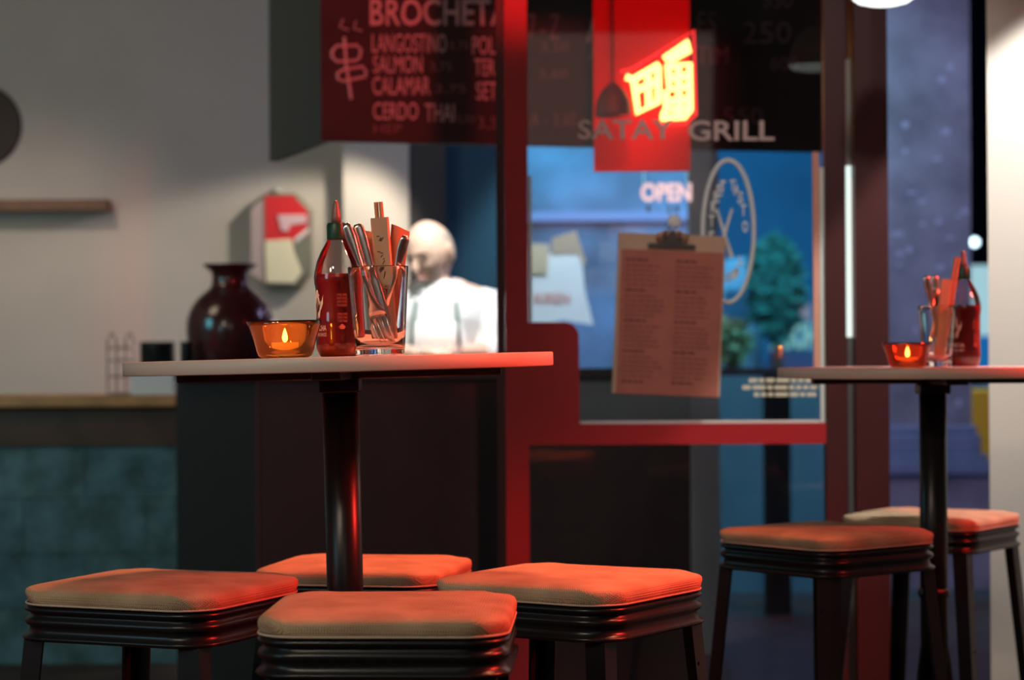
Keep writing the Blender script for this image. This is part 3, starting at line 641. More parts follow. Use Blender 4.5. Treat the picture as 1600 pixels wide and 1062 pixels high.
# cups
def cup(Y, px, zb_, r, h, label):
    o = obj('black_cup', lathe([(0, 0), (r * .93, 0), (r, 0.006), (r, h), (r - .004, h), (r - .006, 0.01), (0, 0.009)], 32), mat('black_ceramic', (0.008, 0.012, 0.014), 0.3), None, True, loc=(XX(px, Y), Y, zb_))
    tag(autosmooth(o), label, 'cup', 'black cups left of the vase')
bxz = ZZ(572, 7.45)
cup(7.50, 246, bxz + .0005, 27 * 7.5 / FPX, bxz * 0 + ZZ(531, 7.45) - bxz, 'wide black cup standing on the white box')
cup(6.60, 291, ztop + .0005, 9 * 6.6 / FPX, ZZ(531, 6.6) - ztop, 'narrow black cup on the worktop half hidden by the vase')
wb = obj('white_box', BX(XX(203, 7.4), XX(272, 7.4), 7.40, 7.60, lz, bxz), mat('bluish_white_card', (0.86, 0.90, 0.97), 0.6)); bev(wb, 0.004); tag(wb, 'white cardboard box on the oak ledge behind the table', 'box')
wy0, wy1 = 7.40, 7.57
wx0, wx1 = XX(168, 7.4), XX(196, 7.4)
bm = bmesh.new()
for z in (lz + 0.004, ZZ(585, 7.4), ZZ(560, 7.4), ZZ(540, 7.4)): tube([(wx0, wy0, z), (wx1, wy0, z), (wx1, wy1, z), (wx0, wy1, z)], 0.003, 6, bm, closed=True)
for x in (wx0, (wx0 + wx1) / 2, wx1):
    for y in (wy0, wy1): tube([(x, y, lz + .001), (x, y, ZZ(528, 7.4))], 0.003, 6, bm)
for x in (wx0, wx1): tube([(x, wy0, ZZ(528, 7.4)), (x, (wy0 + wy1) / 2, ZZ(516, 7.4)), (x, wy1, ZZ(528, 7.4))], 0.003, 6, bm)
wk = obj('wire_basket', bm, mat('grey_wire', (0.35, 0.30, 0.29), 0.4, 0.5), None, True); tag(wk, 'small grey wire basket beside the white box on the ledge', 'basket')

# ------------------------------------------------------------------ stools
def make_stool():
    root = thing('bar_stool', (0, 0, 0))
    def ring(h, r, z): return [Vector((x, y, z)) for x, y in rsq(h, r, 8)]
    zt = 0.714
    prof = [(0.140, zt - 0.004), (0.149, zt), (0.1535, zt - 0.003), (0.153, zt - 0.007), (0.1475, zt - 0.010), (0.1475, zt - 0.0135), (0.152, zt - 0.0165), (0.154, zt - 0.021), (0.152, zt - 0.0255), (0.148, zt - 0.029), (0.150, zt - 0.038), (0.1545, zt - 0.041), (0.156, zt - 0.0435), (0.1535, zt - 0.047), (0.150, zt - 0.046), (0.146, zt - 0.03), (0.140, zt - 0.008)]
    bm = loft([ring(h, 0.055, z) for h, z in prof], cap0=True, cap1=False)
    o = obj('seat_frame', bm, stoolm, root, True)
    # cushion
    pr = [(0.138, 0.000, .05), (0.148, 0.0005, .055), (0.1535, 0.005, .056), (0.1548, 0.013, .055), (0.1530, 0.020, .054), (0.1470, 0.0248, .052), (0.132, 0.0275, .05), (0.10, 0.0290, .045), (0.07, 0.0300, .035), (0.035, 0.0305, .02), (0.01, 0.0308, .005)]
    rings = []
    for j, (h, dz_, r) in enumerate(pr):
        rg = []
        for i, (x, y) in enumerate(rsq(h, r, 10)):
            a = math.atan2(y, x); wv = 0
            if 1 <= j <= 6:
                wv = 0.0011 * math.sin(a * 9 + j * 0.8) + 0.0009 * math.sin(a * 23 + j) + (0.0022 * max(0, math.cos(4 * a + PI)) ** 3) * (-1 if j in (2, 3) else .3)
            k = 1 + wv / max(h, .05) * 1.2
            rg.append(Vector((x * k, y * k, zt + dz_ + (wv * 0.6 if j > 2 else 0))))
        rings.append(rg)
    cu = obj('cushion', loft(rings), burl, root, True)
    md = cu.modifiers.new('sub', 'SUBSURF'); md.levels = 1; md.render_levels = 1
    # piping along the seam
    obj('piping', tube([Vector((x, y, zt + 0.003)) for x, y in rsq(0.1525, 0.057, 8)], 0.0016, 6, closed=True), mat('thread', (0.52, 0.42, 0.33), 0.8), cu, True)
    # legs
    for sx, sy in ((1, 1), (-1, 1), (-1, -1), (1, -1)):
        bm = bmesh.new(); T = [0.138, 0.185]; W = [0.031, 0.024]; zz_ = [zt - 0.040, 0.012]; th = 0.004
        for ax in (0, 1):
            vs_ = []
            for k in (0, 1):
                c = T[k]; wd = W[k]
                for (p, q) in ((c, c), (c - wd, c), (c - wd, c - th), (c - th, c - th)):
                    x, y = (p, q) if ax == 0 else (q, p); vs_.append(bm.verts.new((x * sx, y * sy, zz_[k])))
            a, b = vs_[:4], vs_[4:]
            bm.faces.new(a); bm.faces.new(b)
            for i in range(4): bm.faces.new((a[i], a[(i + 1) % 4], b[(i + 1) % 4], b[i]))
        for k in (0.1, 0.32, 0.55):
            c = T[0] + (T[1] - T[0]) * k; z = zz_[0] + (zz_[1] - zz_[0]) * k
            for ax in (0, 1):
                pos = Vector(((c - 0.02) * sx, c * sy, z)) if ax == 0 else Vector((c * sx, (c - 0.02) * sy, z))
                rot = Matrix.Rotation(R(90), 4, 'X') if ax == 0 else Matrix.Rotation(R(90), 4, 'Y')
                lathe([(0, -0.0015), (0.0028, -0.0015), (0.0028, 0.0015), (0, 0.0015)], 10, bm, Matrix.Translation(pos) @ rot)
        lg = obj('leg', bm, stoolm, root)
        c = 0.181
        obj('rubber_foot', box(bmesh.new(), *sorted((sx * (c - 0.03), sx * (c + 0.008))), *sorted((sy * (c - 0.03), sy * (c + 0.008))), 0, 0.0125), mat('rubber', (0.01, 0.01, 0.01), 0.8), lg)
    bm = bmesh.new()
    for s in (1, -1):
        M = Matrix.Rotation(R(45 * s), 4, 'Z'); box(bm, -0.245, 0.245, -0.009, 0.009, 0.24 + 0.006 * s, 0.246 + 0.006 * s, M)
    obj('cross_brace', bm, stoolm, root)
    return root
st0 = make_stool()
g1, g2 = 'padded stools around the left table', 'padded stools at the right table'
stools = [(610, 2.685, 42.5, 1.0, 'front stool with pale burlap cushion, nearest the viewer at the centre', g1),
          (255, 3.015, 22.5, 0.995, 'burlap cushioned stool at the far left with a red glow on its right side', g1),
          (889, 3.06, 12.0, 0.995, 'orange red lit cushioned stool on the right of the left table', g1),
          (570, 3.49, 33.0, 0.965, 'cushioned stool directly behind the black post of the left table', g1),
          (1289, 3.93, -7.0, 0.985, 'dimmer brown cushioned stool left of the right table post', g2),
          (1453, 4.53, 10.0, 0.962, 'cushioned stool behind the right table post beside the cream wall', g2)]
for i, (px, Y, b_, sc_, lab, g) in enumerate(stools):
    o = st0 if i == 0 else copy_tree(st0)
    o.location = (XX(px, Y), Y, 0); o.rotation_euler = (0, 0, R(-45 + b_)); o.scale = (1, 1, sc_); tag(o, lab, 'stool', g)

# ------------------------------------------------------------------ tables
def make_table(loc, top, rad, tilt, label, baserot):
    root = thing('bar_table', loc, (0, tilt, 0), label, 'table')
    t = top
    o = obj('tabletop', lathe([(0, t - 0.02), (rad - 0.0015, t - 0.02), (rad, t - 0.0185), (rad, t - 0.0015), (rad - 0.0015, t), (0, t)], 96), tabm, root); autosmooth(o, 50)
    bm = bmesh.new(); 
    for a in (0, 90):
        M = Matrix.Rotation(R(a), 4, 'Z'); box(bm, -0.235, 0.235, -0.02, 0.02, t - 0.032, t - 0.0205, M)
    o = obj('mounting_bar', bm, mat('dark_bronze', (0.05, 0.04, 0.035), 0.3, 0.7), root); bev(o, 0.002)
    o = obj('mounting_plate', BX(-0.03, 0.03, -0.03, 0.03, t - 0.052, t - 0.0325), blackm, root); bev(o, 0.003)
    obj('post', lathe([(0.0265, 0.42 * 1.0), (0.0265, t - 0.0525)], 32), blackm, root, True)
    for p in root.children[-1].data.polygons: p.use_smooth = abs(p.normal.z) < 0.9
    zc = t - 0.0525
    obj('collar', lathe([(0.0265, 0.595), (0.029, 0.592), (0.032, 0.585), (0.029, 0.577), (0.0265, 0.576)], 32), blackm, root, True)
    o = obj('stem', lathe([(0.018, 0.03), (0.018, 0.5)], 24), blackm, root); 
    for k in range(4):
        M = Matrix.Rotation(R(baserot + 90 * k), 4, 'Z')
        bm = bmesh.new(); pts = [(0.017, 0.57), (0.024, 0.50), (0.05, 0.30), (0.075, 0.10), (0.15, 0.045), (0.17, 0.012), (0.17, 0.0), (0.0, 0.0), (0.0, 0.57)]
        prism(pts, -0.006, 0.006, M, bm); obj('base_foot', bm, blackm, root)
    return root
T1 = (XX(553, 3.105), 3.105, 0)
tb1 = make_table(T1, P(559, 557.3, 3.105).z, 0.311, R(-1.15), 'round pale topped bar table on a black post at the left', 10)
T2 = (XX(1457, 4.155), 4.155, 0)
z2 = CAMZ - 0.026
tb2 = make_table(T2, z2, 0.30, 0, 'round pale topped bar table at the right edge near the entrance', 8)
bpy.context.view_layer.update()

# ------------------------------------------------------------------ tableware
def tt1(px, Y): # point on the top of the left table
    x = XX(px, Y); n = tb1.matrix_world.to_3x3() @ Vector((0, 0, 1)); z0 = tb1.matrix_world @ Vector((0, 0, P(559, 557.3, 3.105).z))
    z = z0.z - (n.x * (x - z0.x) + n.y * (Y - z0.y)) / n.z; return Vector((x, Y, z + 0.0006))
def tt2(px, Y): return Vector((XX(px, Y), Y, z2 + 0.0006))
TILT = (0, R(-1.15), 0)

def cyl_decal(s, r, a0, a1, z0, z1, bm, off=0.0, vs=None, fs=None):
    if vs is None: vs, fs = text_polys(s, 0, off)
    ax = min(v.x for v in vs); bx = max(v.x for v in vs); ay = min(v.y for v in vs); by = max(v.y for v in vs)
    V = []
    for v in vs:
        fx = (v.x - ax) / (bx - ax); fy = (v.y - ay) / (by - ay); a = R(a0 + (a1 - a0) * fx); V.append(bm.verts.new((r * math.cos(a), r * math.sin(a), z0 + (z1 - z0) * fy)))
    for f in fs:
        try: bm.faces.new([V[i] for i in f])
        except ValueError: pass
sauce_m = mat('chilli_sauce', (0.30, 0.003, 0.010), 0.35, spec=0.3)
plast = thin_glass('bottle_plastic', (0.90, 0.88, 0.86), 0.10)
def make_bottle():
    root = thing('sauce_bottle', (0, 0, 0))
    outer = [(0, 0), (0.026, 0), (0.029, 0.003), (0.0325, 0.012), (0.033, 0.02), (0.0325, 0.060), (0.0325, 0.100), (0.034, 0.108), (0.0345, 0.116), (0.0335, 0.124), (0.0300, 0.139), (0.0240, 0.153), (0.0170, 0.165), (0.0135, 0.171), (0.0125, 0.176)]
    obj('bottle', lathe(outer, 48, cap=False), plast, root, True)
    ins = [(0, 0.0012)] + [(max(r - 0.0012, 0), max(z, 0.0012)) for r, z in outer[1:9]] + [(0.0322, 0.1205), (0, 0.1205)]
    obj('sauce', lathe(ins, 48), sauce_m, root, True)
    bm = lathe([(0.0, 0.1715), (0.0138, 0.1715), (0.0142, 0.173), (0.0142, 0.192), (0.0125, 0.1955), (0.0, 0.1955)], 36)
    o = obj('cap', bm, mat('green_cap', (0.002, 0.055, 0.035), 0.4), root, True); autosmooth(o)
    obj('nozzle', lathe([(0.0075, 0.1957), (0.0068, 0.205), (0.0045, 0.222), (0.003, 0.228), (0, 0.229)], 20), mat('translucent_nozzle', (0.22, 0.13, 0.12), 0.35), root, True)
    pr = mat('white_print', (0.78, 0.70, 0.64), 0.6); bm = bmesh.new()
    # rooster emblem, drawn in profile, on the left side of the bottle
    C0 = -172
    roo = [(0, 0), (.1, .05), (.3, .02), (.35, .3), (.2, .35), (.1, .5), (.15, .7), (.3, .85), (.28, .95), (.4, .92), (.42, 1), (.5, .93), (.58, .97), (.6, .86), (.72, .8), (.6, .76), (.6, .6), (.75, .5), (.9, .6), (1, .8), (.98, .5), (.85, .3), (.65, .22), (.55, .2), (.55, .04), (.7, 0), (.5, -.03)]
    vs = [Vector((x, y, 0)) for x, y in roo]; cyl_decal('', 0.0331, C0, C0 + 46, 0.056, 0.098, bm, vs=vs, fs=[tuple(range(len(roo)))])
    cyl_decal('SRIRACHA', 0.0331, -172, -118, 0.038, 0.046, bm, 0.01)
    cyl_decal('HOT CHILI SAUCE', 0.0331, -170, -118, 0.030, 0.035, bm)
    bmesh.ops.triangulate(bm, faces=bm.faces); 
    obj('printed_emblem', bm, pr, root)
    bm = bmesh.new()
    for k in range(4): cyl_decal('SAUCE SAUCE' if k % 2 else 'CHILI CHILI', 0.0331, -88, -62, 0.088 - k * 0.005, 0.0915 - k * 0.005, bm)
    for k in range(3): cyl_decal('CHILI CHILI', 0.0331, -88, -62, 0.060 - k * 0.005, 0.0635 - k * 0.005, bm)
    vs = [Vector((x, y, 0)) for x, y in ((0, .3), (.5, 1), (1, .3), (.8, .3), (.8, 0), (.2, 0), (.2, .3))]
    cyl_decal('', 0.0331, -86, -66, 0.040, 0.048, bm, vs=vs, fs=[tuple(range(7))])
    obj('printed_text', bm, mat('faint_print', (0.45, 0.12, 0.10), 0.6), root)
    return root
def clear_glass():
    m = bpy.data.materials.new('clear_glass'); m.use_nodes = True; nt = m.node_tree; b = nt.nodes['Principled BSDF']
    b.inputs['Base Color'].default_value = (0.97, 0.98, 0.97, 1); b.inputs['Roughness'].default_value = 0.0; b.inputs['Transmission Weight'].default_value = 1; b.inputs['IOR'].default_value = 1.45
    return m
cglass = clear_glass()
def make_glass(rt, rb, h, base=0.012):
    prof = [(0, 0.0), (rb - 0.003, 0.0), (rb, 0.003)]
    for k in range(1, 9): prof.append((rb + (rt - rb) * k / 8, 0.003 + (h - 0.004) * k / 8))
    prof += [(rt - 0.0006, h), (rt - 0.0016, h - 0.0006)]
    for k in range(8, 0, -1): prof.append((rb + (rt - rb) * k / 8 - 0.0022, base + (h - base - 0.002) * k / 8))
    prof += [(rb - 0.005, base), (0, base)]
    return lathe(prof, 56, cap=False)
def stick(bm, a, b, r0, r1, n=8): tube([a, b], [r0, r1], n, bm)
kraftm = mat('sleeve_paper', (0.56, 0.42, 0.28), 0.85, noise=0.08, nscale=60)
kraft2 = mat('brown_napkin', (0.42, 0.20, 0.12), 0.85, noise=0.1, nscale=40)
bamboo = mat('bamboo', (0.62, 0.30, 0.12), 0.55)
inkm = mat('sleeve_ink', (0.10, 0.07, 0.05), 0.8)
def frame_ab(a, b, roll=0):        # matrix: local z from a to b, local y toward the viewer
    a = Vector(a); b = Vector(b); z = (b - a).normalized(); y = Vector((math.sin(roll), -math.cos(roll), 0)); x = y.cross(z).normalized(); y = z.cross(x)
    M = Matrix((x, y, z)).transposed().to_4x4(); M.translation = a; return M, (b - a).length
def cutlery(kind, a, b, label, group, roll=0, name=None):
    M, L = frame_ab(a, b, roll); loc, rot, _ = M.decompose()
    root = thing(name or kind, loc, rot.to_euler(), label, kind, group)
    # local z: 0 at the head in the glass, L at the end of the handle
    bm = bmesh.new(); rings = []
    if kind == 'spoon': pr = [(0.0, .001, 0), (.004, .006, -.001), (.015, .012, -.005), (.03, .0145, -.006), (.045, .010, -.004), (.055, .004, 0), (.075, .0028, .001), (L * .7, .0042, 0), (L - .02, .0075, 0), (L - .006, .0072, 0), (L, .004, 0)]
    elif kind == 'knife': pr = [(0.0, .002, 0), (.01, .006, 0), (.05, .009, 0), (.09, .0085, 0), (.1, .0055, 0), (L * .6, .006, 0), (L - .02, .0085, 0), (L - .005, .0080, 0), (L, .0045, 0)]
    else: pr = [(0.040, .0125, -.004), (.05, .0115, -.004), (.06, .006, -.001), (.075, .0028, .001), (L * .7, .0042, 0), (L - .02, .0075, 0), (L - .006, .0070, 0), (L, .004, 0)]
    hd = 'blade' if kind == 'knife' else 'head'
    n = 12
    for z, wd, yo in pr:
        th = 0.0016 if z < 0.1 and kind != 'fork' else 0.0026 if z > L * .6 else 0.0016
        rings.append([Vector((wd * math.cos(2 * PI * i / n), yo + th * math.sin(2 * PI * i / n), z)) for i in range(n)])
    obj('handle', loft(rings), steel, root, True)
    if kind == 'fork':
        bm = bmesh.new()
        for k in range(4):
            x = (-1.5 + k) * 0.0066; tube([(x, -.004, .041), (x, -.005, .02), (x * .95, -.002, 0.0)], [.0018, .0017, .0008], 6, bm)
        obj('tines', bm, steel, root, True)
    return root
def sleeve(a, b, w_, L_extra, label, roll=0, group=None, chars=True, mk=kraftm, th=0.004):
    M, L = frame_ab(a, b, roll); loc, rot, _ = M.decompose(); root = thing('chopstick_sleeve', loc, rot.to_euler(), label, 'chopsticks', group)
    prof = [(-w_, 0), (-w_ * .8, th), (w_ * .8, th), (w_, 0), (w_ * .8, -th), (-w_ * .8, -th)]
    o = obj('paper_sleeve', loft([[Vector((x, y, z)) for x, y in prof] for z in (0.0, L * .5, L)]), mk, root)
    if L_extra:
        for s in (-1, 1):
            bm = tube([(s * 0.0033, 0, 0.01), (s * 0.0033, 0, L + L_extra)], 0.003, 8); obj('chopstick', bm, bamboo, root)
    if chars:
        bm = bmesh.new(); random.seed(11)
        for k in range(4):
            zc = L * (0.82 - k * 0.13)
            for j in range(5):
                x0_ = random.uniform(-.004, .002); z0_ = zc + random.uniform(-.006, .006); dx_ = random.uniform(.002, .005); dz__ = random.uniform(-.006, .004)
                tube([(x0_, th + .0004, z0_), (x0_ + dx_, th + .0004, z0_ + dz__)], 0.0006, 5, bm)
        obj('ink_characters', bm, inkm, root)
    return root
def make_bowl(loc, rot, sc_, col, tint, label, cold):
    root = thing('candle_bowl', loc, rot, label, 'candle holder')
    m = thin_glass('tint_' + cold, tint, 0.10, tuple(min(1, c ** 3) for c in tint), 0.08)
    R0, R1, H = 0.038 * sc_, 0.0535 * sc_, 0.052 * sc_
    prof = [(0, 0.0), (R0 - .006, 0), (R0 - .001, .003), (R0 + .002, .010)] + [(R0 + .002 + (R1 - R0 - .002) * k / 6 * (0.7 + 0.3 * k / 6), .010 + (H - .010) * k / 6) for k in range(1, 7)]
    prof += [(R1 - .0016, H)] + [(R0 + .0 + (R1 - R0 - .002) * k / 6 * (0.7 + 0.3 * k / 6), .011 + (H - .011) * k / 6) for k in range(5, 0, -1)] + [(R0 - .006, .005), (0, .005)]
    obj('glass_bowl', lathe(prof, 56, cap=False), m, root, True)
    zc = H * 0.42
    cn = obj('tealight', lathe([(0, 0.0055), (.0185, 0.0055), (.019, zc), (.0172, zc), (.017, zc - .002), (0, zc - .002)], 32), mat('wax', (0.9, 0.75, 0.45), 0.5, emit=(1, .45, .05), estr=0.5), root)
    f = lathe([(0, zc), (.0028, zc + .002), (.004, zc + .006), (.003, zc + .012), (.001, zc + .018), (0, zc + .020)], 14)
    obj('flame', f, glow('flame', (1.0, 0.72, 0.25), 28), cn, True)
    d = bpy.data.lights.new('candle_light', 'POINT'); d.energy = 0.10; d.color = (1.0, 0.42, 0.08); d.shadow_soft_size = 0.004
    l = bpy.data.objects.new('candle_light', d); C.objects.link(l); l.location = Vector(loc) + Vector((0, 0, zc + 0.026))
    return root
make_bowl(tt1(446, 3.0), TILT, 1.0, None, (0.95, 0.70, 0.30), 'amber glass candle bowl glowing on the left table', 'amber')
make_bowl(tt2(1418, 4.06), (0, 0, 0), 0.90, None, (0.96, 0.50, 0.30), 'red glass candle bowl glowing on the right table', 'red')
b1 = make_bottle(); b1.location = tt1(530, 3.12); b1.rotation_euler = (0, R(-1.0), R(0)); b1.scale = (1.0, 1.0, 1.0)
tag(b1, 'red chilli sauce bottle with green cap on the left table', 'bottle', 'sauce bottles')
b2 = copy_tree(b1); b2.location = tt2(1506, 4.20); b2.rotation_euler = (0, 0, R(18)); tag(b2, 'red chilli sauce bottle with green cap on the right table', 'bottle', 'sauce bottles')
# left tumbler and its contents
GY = 2.98
gb = tt1(594, GY)
g = obj('tumbler', make_glass(0.0425, 0.0345, 0.124), cglass, None, True, loc=gb, rot=TILT); tag(g, 'clear tumbler holding cutlery and chopsticks on the left table', 'glass')
def gp(px, py, Y, dy=0): return P(px, py, Y)
bz = 0.013
cutlery('fork', P(606, 538, GY - 0.016), P(540, 349, GY - 0.022), 'steel fork handle leftmost in the left tumbler', 'cutlery in the left tumbler')
cutlery('knife', P(612, 538, GY - 0.006), P(558, 350, GY - 0.012), 'steel knife beside the fork in the left tumbler', 'cutlery in the left tumbler')
cutlery('spoon', P(588, 534, GY + 0.010), P(634, 368, GY - 0.012), 'steel spoon leaning right in the left tumbler', 'cutlery in the left tumbler', roll=0.4)
sleeve(P(608, 534, GY + 0.008), P(593, 340, GY + 0.002), 0.0128, 0.022, 'paper sleeved chopsticks standing centre in the left tumbler')
def napkin(a, b, wt, wb_, label, roll, m=kraft2, name='paper_napkin'):
    M, L = frame_ab(a, b, roll); loc, rot, _ = M.decompose(); 
    n = 8; rings = []
    for k in range(7):
        f = k / 6; wd = wb_ + (wt - wb_) * f; rings.append([Vector((wd * math.cos(2 * PI * i / 16), 0.0045 * math.sin(2 * PI * i / 16) + 0.002 * math.sin(wd * math.cos(2 * PI * i / 16) * 300), L * f + (0.004 * math.cos(2 * PI * i / 16) if k == 6 else 0))) for i in range(16)])
    o = obj(name, loft(rings), m, None, True, loc=loc, rot=rot.to_euler()); tag(o, label, 'napkin'); return o
napkin(P(606, 532, GY + 0.021), P(626, 356, GY + 0.020), 0.0135, 0.010, 'folded brown paper napkin at the right of the left tumbler', 0.3)
napkin(P(592, 534, GY + 0.024), P(580, 362, GY + 0.028), 0.017, 0.010, 'folded brown paper napkin behind the cutlery of the left tumbler', -0.1)
# right tumbler
G2 = 4.12
gb2 = tt2(1464, G2)
g = obj('tumbler', make_glass(0.036, 0.028, 0.118), cglass, None, True, loc=gb2); tag(g, 'clear tumbler holding cutlery and chopsticks on the right table', 'glass')
cutlery('fork', P(1470, 558, G2 + .0), P(1447, 430, G2 - .012), 'steel fork leftmost in the right tumbler', 'cutlery in the right tumbler')
cutlery('knife', P(1468, 558, G2 + .012), P(1460, 430, G2 + .006), 'steel knife beside the fork in the right tumbler', 'cutlery in the right tumbler')
sleeve(P(1468, 556, G2 - .012), P(1478, 436, G2 - .012), 0.0105, 0, 'brown paper sleeve leaning right in the right tumbler', chars=False)
st = sleeve(P(1472, 556, G2 + .01), P(1490, 440, G2 + .004), 0.007, 0.048, 'tall chopsticks leaning against the sauce bottle in the right tumbler', chars=False)

# ------------------------------------------------------------------ the cook
PY = 7.45
pxc = XX(690, PY)
cook = thing('person', (pxc, PY, 0), label='bald cook in white jacket and green strapped apron, looking down behind the counter', cat='person')
def skin_mesh(verts, edges, radii, sub=2):
    me = bpy.data.meshes.new('s'); me.from_pydata([tuple(v) for v in verts], edges, []); o = bpy.data.objects.new('s', me); C.objects.link(o)
    o.modifiers.new('skin', 'SKIN')
    sv = me.skin_vertices[0].data if me.skin_vertices else None
    if sv is None:
        bm = bmesh.new(); bm.from_mesh(me); bm.verts.layers.skin.verify(); bm.to_mesh(me); bm.free(); sv = me.skin_vertices[0].data
    for i, r in enumerate(radii): sv[i].radius = r if isinstance(r, tuple) else (r, r)
    sv[0].use_root = True
    md = o.modifiers.new('sub', 'SUBSURF'); md.levels = sub; md.render_levels = sub
    dg = bpy.context.evaluated_depsgraph_get(); dg.update(); ev = o.evaluated_get(dg); m2 = bpy.data.meshes.new_from_object(ev)
    bpy.data.objects.remove(o); bm = bmesh.new(); bm.from_mesh(m2); return bm
def merge(bm, other):
    me = bpy.data.meshes.new('m'); other.to_mesh(me); other.free(); bm.from_mesh(me)
def remesh(name, bm, m, parent, vox=0.008, it=3):
    me = bpy.data.meshes.new('r'); bm.to_mesh(me); bm.free(); o = bpy.data.objects.new('r', me); C.objects.link(o)
    md = o.modifiers.new('rm', 'REMESH'); md.mode = 'VOXEL'; md.voxel_size = vox
    s = o.modifiers.new('sm', 'SMOOTH'); s.iterations = it; s.factor = 0.5
    dg = bpy.context.evaluated_depsgraph_get(); dg.update(); m2 = bpy.data.meshes.new_from_object(o.evaluated_get(dg)); bpy.data.objects.remove(o)
    m2.name = name; m2.materials.clear(); m2.materials.append(m)
    for p in m2.polygons: p.use_smooth = True
    r = bpy.data.objects.new(name, m2); C.objects.link(r); r.parent = parent; return r
skin = mat('skin', (0.72, 0.50, 0.38), 0.55)
# joints, local to the cook (x right in the picture, y away from the viewer, z up)
HZ = 0.90
J = dict(hip=(0, .02, HZ), waist=(0, .01, 1.0), chest=(0, -.02, 1.14), nb=(-.01, -.03, 1.26), neck=(-.02, -.055, 1.31),
         lsh=(.165, -.01, 1.235), rsh=(-.185, -.03, 1.235), lel=(.20, -.10, 1.06), rel=(-.21, -.13, 1.05), lwr=(.06, -.19, 1.065), rwr=(-.07, -.22, 1.06),
         lh=(.09, .02, .86), rh=(-.09, .02, .86), lk=(.10, .0, .47), rk=(-.10, .0, .47), la=(.10, .03, .08), ra=(-.10, .03, .08), lt=(.11, -.12, .03), rt=(-.11, -.12, .03))
names = list(J); E = [('hip', 'waist'), ('waist', 'chest'), ('chest', 'nb'), ('nb', 'neck'), ('nb', 'lsh'), ('nb', 'rsh'), ('lsh', 'lel'), ('rsh', 'rel'), ('lel', 'lwr'), ('rel', 'rwr'), ('hip', 'lh'), ('hip', 'rh'), ('lh', 'lk'), ('rh', 'rk'), ('lk', 'la'), ('rk', 'ra'), ('la', 'lt'), ('ra', 'rt')]
rad = dict(hip=.13, waist=.12, chest=.14, nb=.075, neck=.058, lsh=.055, rsh=.055, lel=.043, rel=.043, lwr=.027, rwr=.027, lh=.085, rh=.085, lk=.06, rk=.06, la=.04, ra=.04, lt=.035, rt=.035)
bm = skin_mesh([J[n] for n in names], [(names.index(a), names.index(b)) for a, b in E], [rad[n] for n in names])
# hands: palm and five fingers, resting on the board over the counter
def hand(bm, w_, dirn, side):
    w_ = Vector(w_); d = Vector(dirn).normalized(); s = d.cross(Vector((0, 0, 1))).normalized() * side
    V = [w_]; Ee = []; Rr = [.026]
    pal = w_ + d * 0.05; V.append(pal); Ee.append((0, 1)); Rr.append((.022, .032))
    merge(bm, skin_mesh(V, Ee, Rr, 2))
    for k, (o_, L) in enumerate(((-.027, .062), (-.009, .072), (.009, .068), (.026, .054))):
        a = w_ + d * 0.075 + s * o_; merge(bm, skin_mesh([w_ + d * .05 + s * o_ * .8, a, a + d * L * .45 + Vector((0, 0, -.004)), a + d * L * .8 + Vector((0, 0, -.022))], [(0, 1), (1, 2), (2, 3)], [.0095, .0092, .0085, .0075], 1))
    a = w_ + d * .03 - s * .024; merge(bm, skin_mesh([w_ + d * .02 - s * .012, a, a + d * .03 - s * .018, a + d * .055 - s * .018 + Vector((0, 0, -.01))], [(0, 1), (1, 2), (2, 3)], [.012, .011, .0095, .008], 1))
hand(bm, J['lwr'], (-.9, -.35, -.02), 1); hand(bm, J['rwr'], (.85, -.2, -.02), -1)
# head, modelled facing -y, then turned to the picture's left and bowed
hb = bmesh.new()
bmesh.ops.create_uvsphere(hb, u_segments=40, v_segments=28, radius=1.0)
for v in hb.verts:
    x, y, z = v.co
    sx = 0.076; sy = 0.097; sz = 0.112
    if z < 0: sx *= 1 - 0.30 * (-z) ** 1.3; sy *= 1 - 0.12 * (-z)
    X, Y_, Z = x * sx, y * sy, z * sz
    if z < 0 and y < 0: Y_ -= 0.012 * (-z) * (-y)         # jaw and chin
    fx = abs(X); 
    if y < -0.3:
        Y_ += 0.010 * math.exp(-((fx - .030) / .014) ** 2 - ((Z - .002) / .013) ** 2)      # eye sockets
        Y_ -= 0.005 * math.exp(-((Z - .024) / .010) ** 2) * math.exp(-(fx / .05) ** 2)       # brow
        Y_ -= 0.004 * math.exp(-((fx - .04) / .018) ** 2 - ((Z + .028) / .016) ** 2)         # cheeks
        Y_ -= 0.006 * math.exp(-(X / .022) ** 2 - ((Z + .062) / .008) ** 2)                 # lips
        Y_ -= 0.008 * math.exp(-(X / .025) ** 2 - ((Z + .095) / .014) ** 2)                 # chin
    v.co = (X, Y_, Z)
nose = skin_mesh([(0, -.090, .012), (0, -.104, -.008), (0, -.114, -.030), (0, -.100, -.042)], [(0, 1), (1, 2), (2, 3)], [.008, .010, .013, .009], 2); merge(hb, nose)
for s in (-1, 1):
    ear = bmesh.new(); M = Matrix.Translation((s * .081, .004, -.010)) @ Matrix.Rotation(R(s * 34), 4, 'Z'); bmesh.ops.create_uvsphere(ear, u_segments=16, v_segments=12, radius=1.0)
    for v in ear.verts:
        x, y, z = v.co; v.co = M @ Vector((x * .008 + s * .006 * (y * y + z * z), y * .022, z * .037 * (1 - .15 * (z < 0))))
    merge(hb, ear)
HM = Matrix.Translation((-0.035, -0.075, 1.408)) @ Matrix.Rotation(R(-32), 4, 'Z') @ Matrix.Rotation(R(20), 4, 'X') @ Matrix.Rotation(R(-6), 4, 'Y')
for v in hb.verts: v.co = HM @ v.co
merge(bm, hb)
merge(bm, tube([(-.012, -.04, 1.25), (-.03, -.055, 1.36)], [.06, .056], 20))
body = remesh('body', bm, skin, cook, 0.0055, 3)
dk = mat('brow_dark', (0.10, 0.06, 0.04), 0.8)
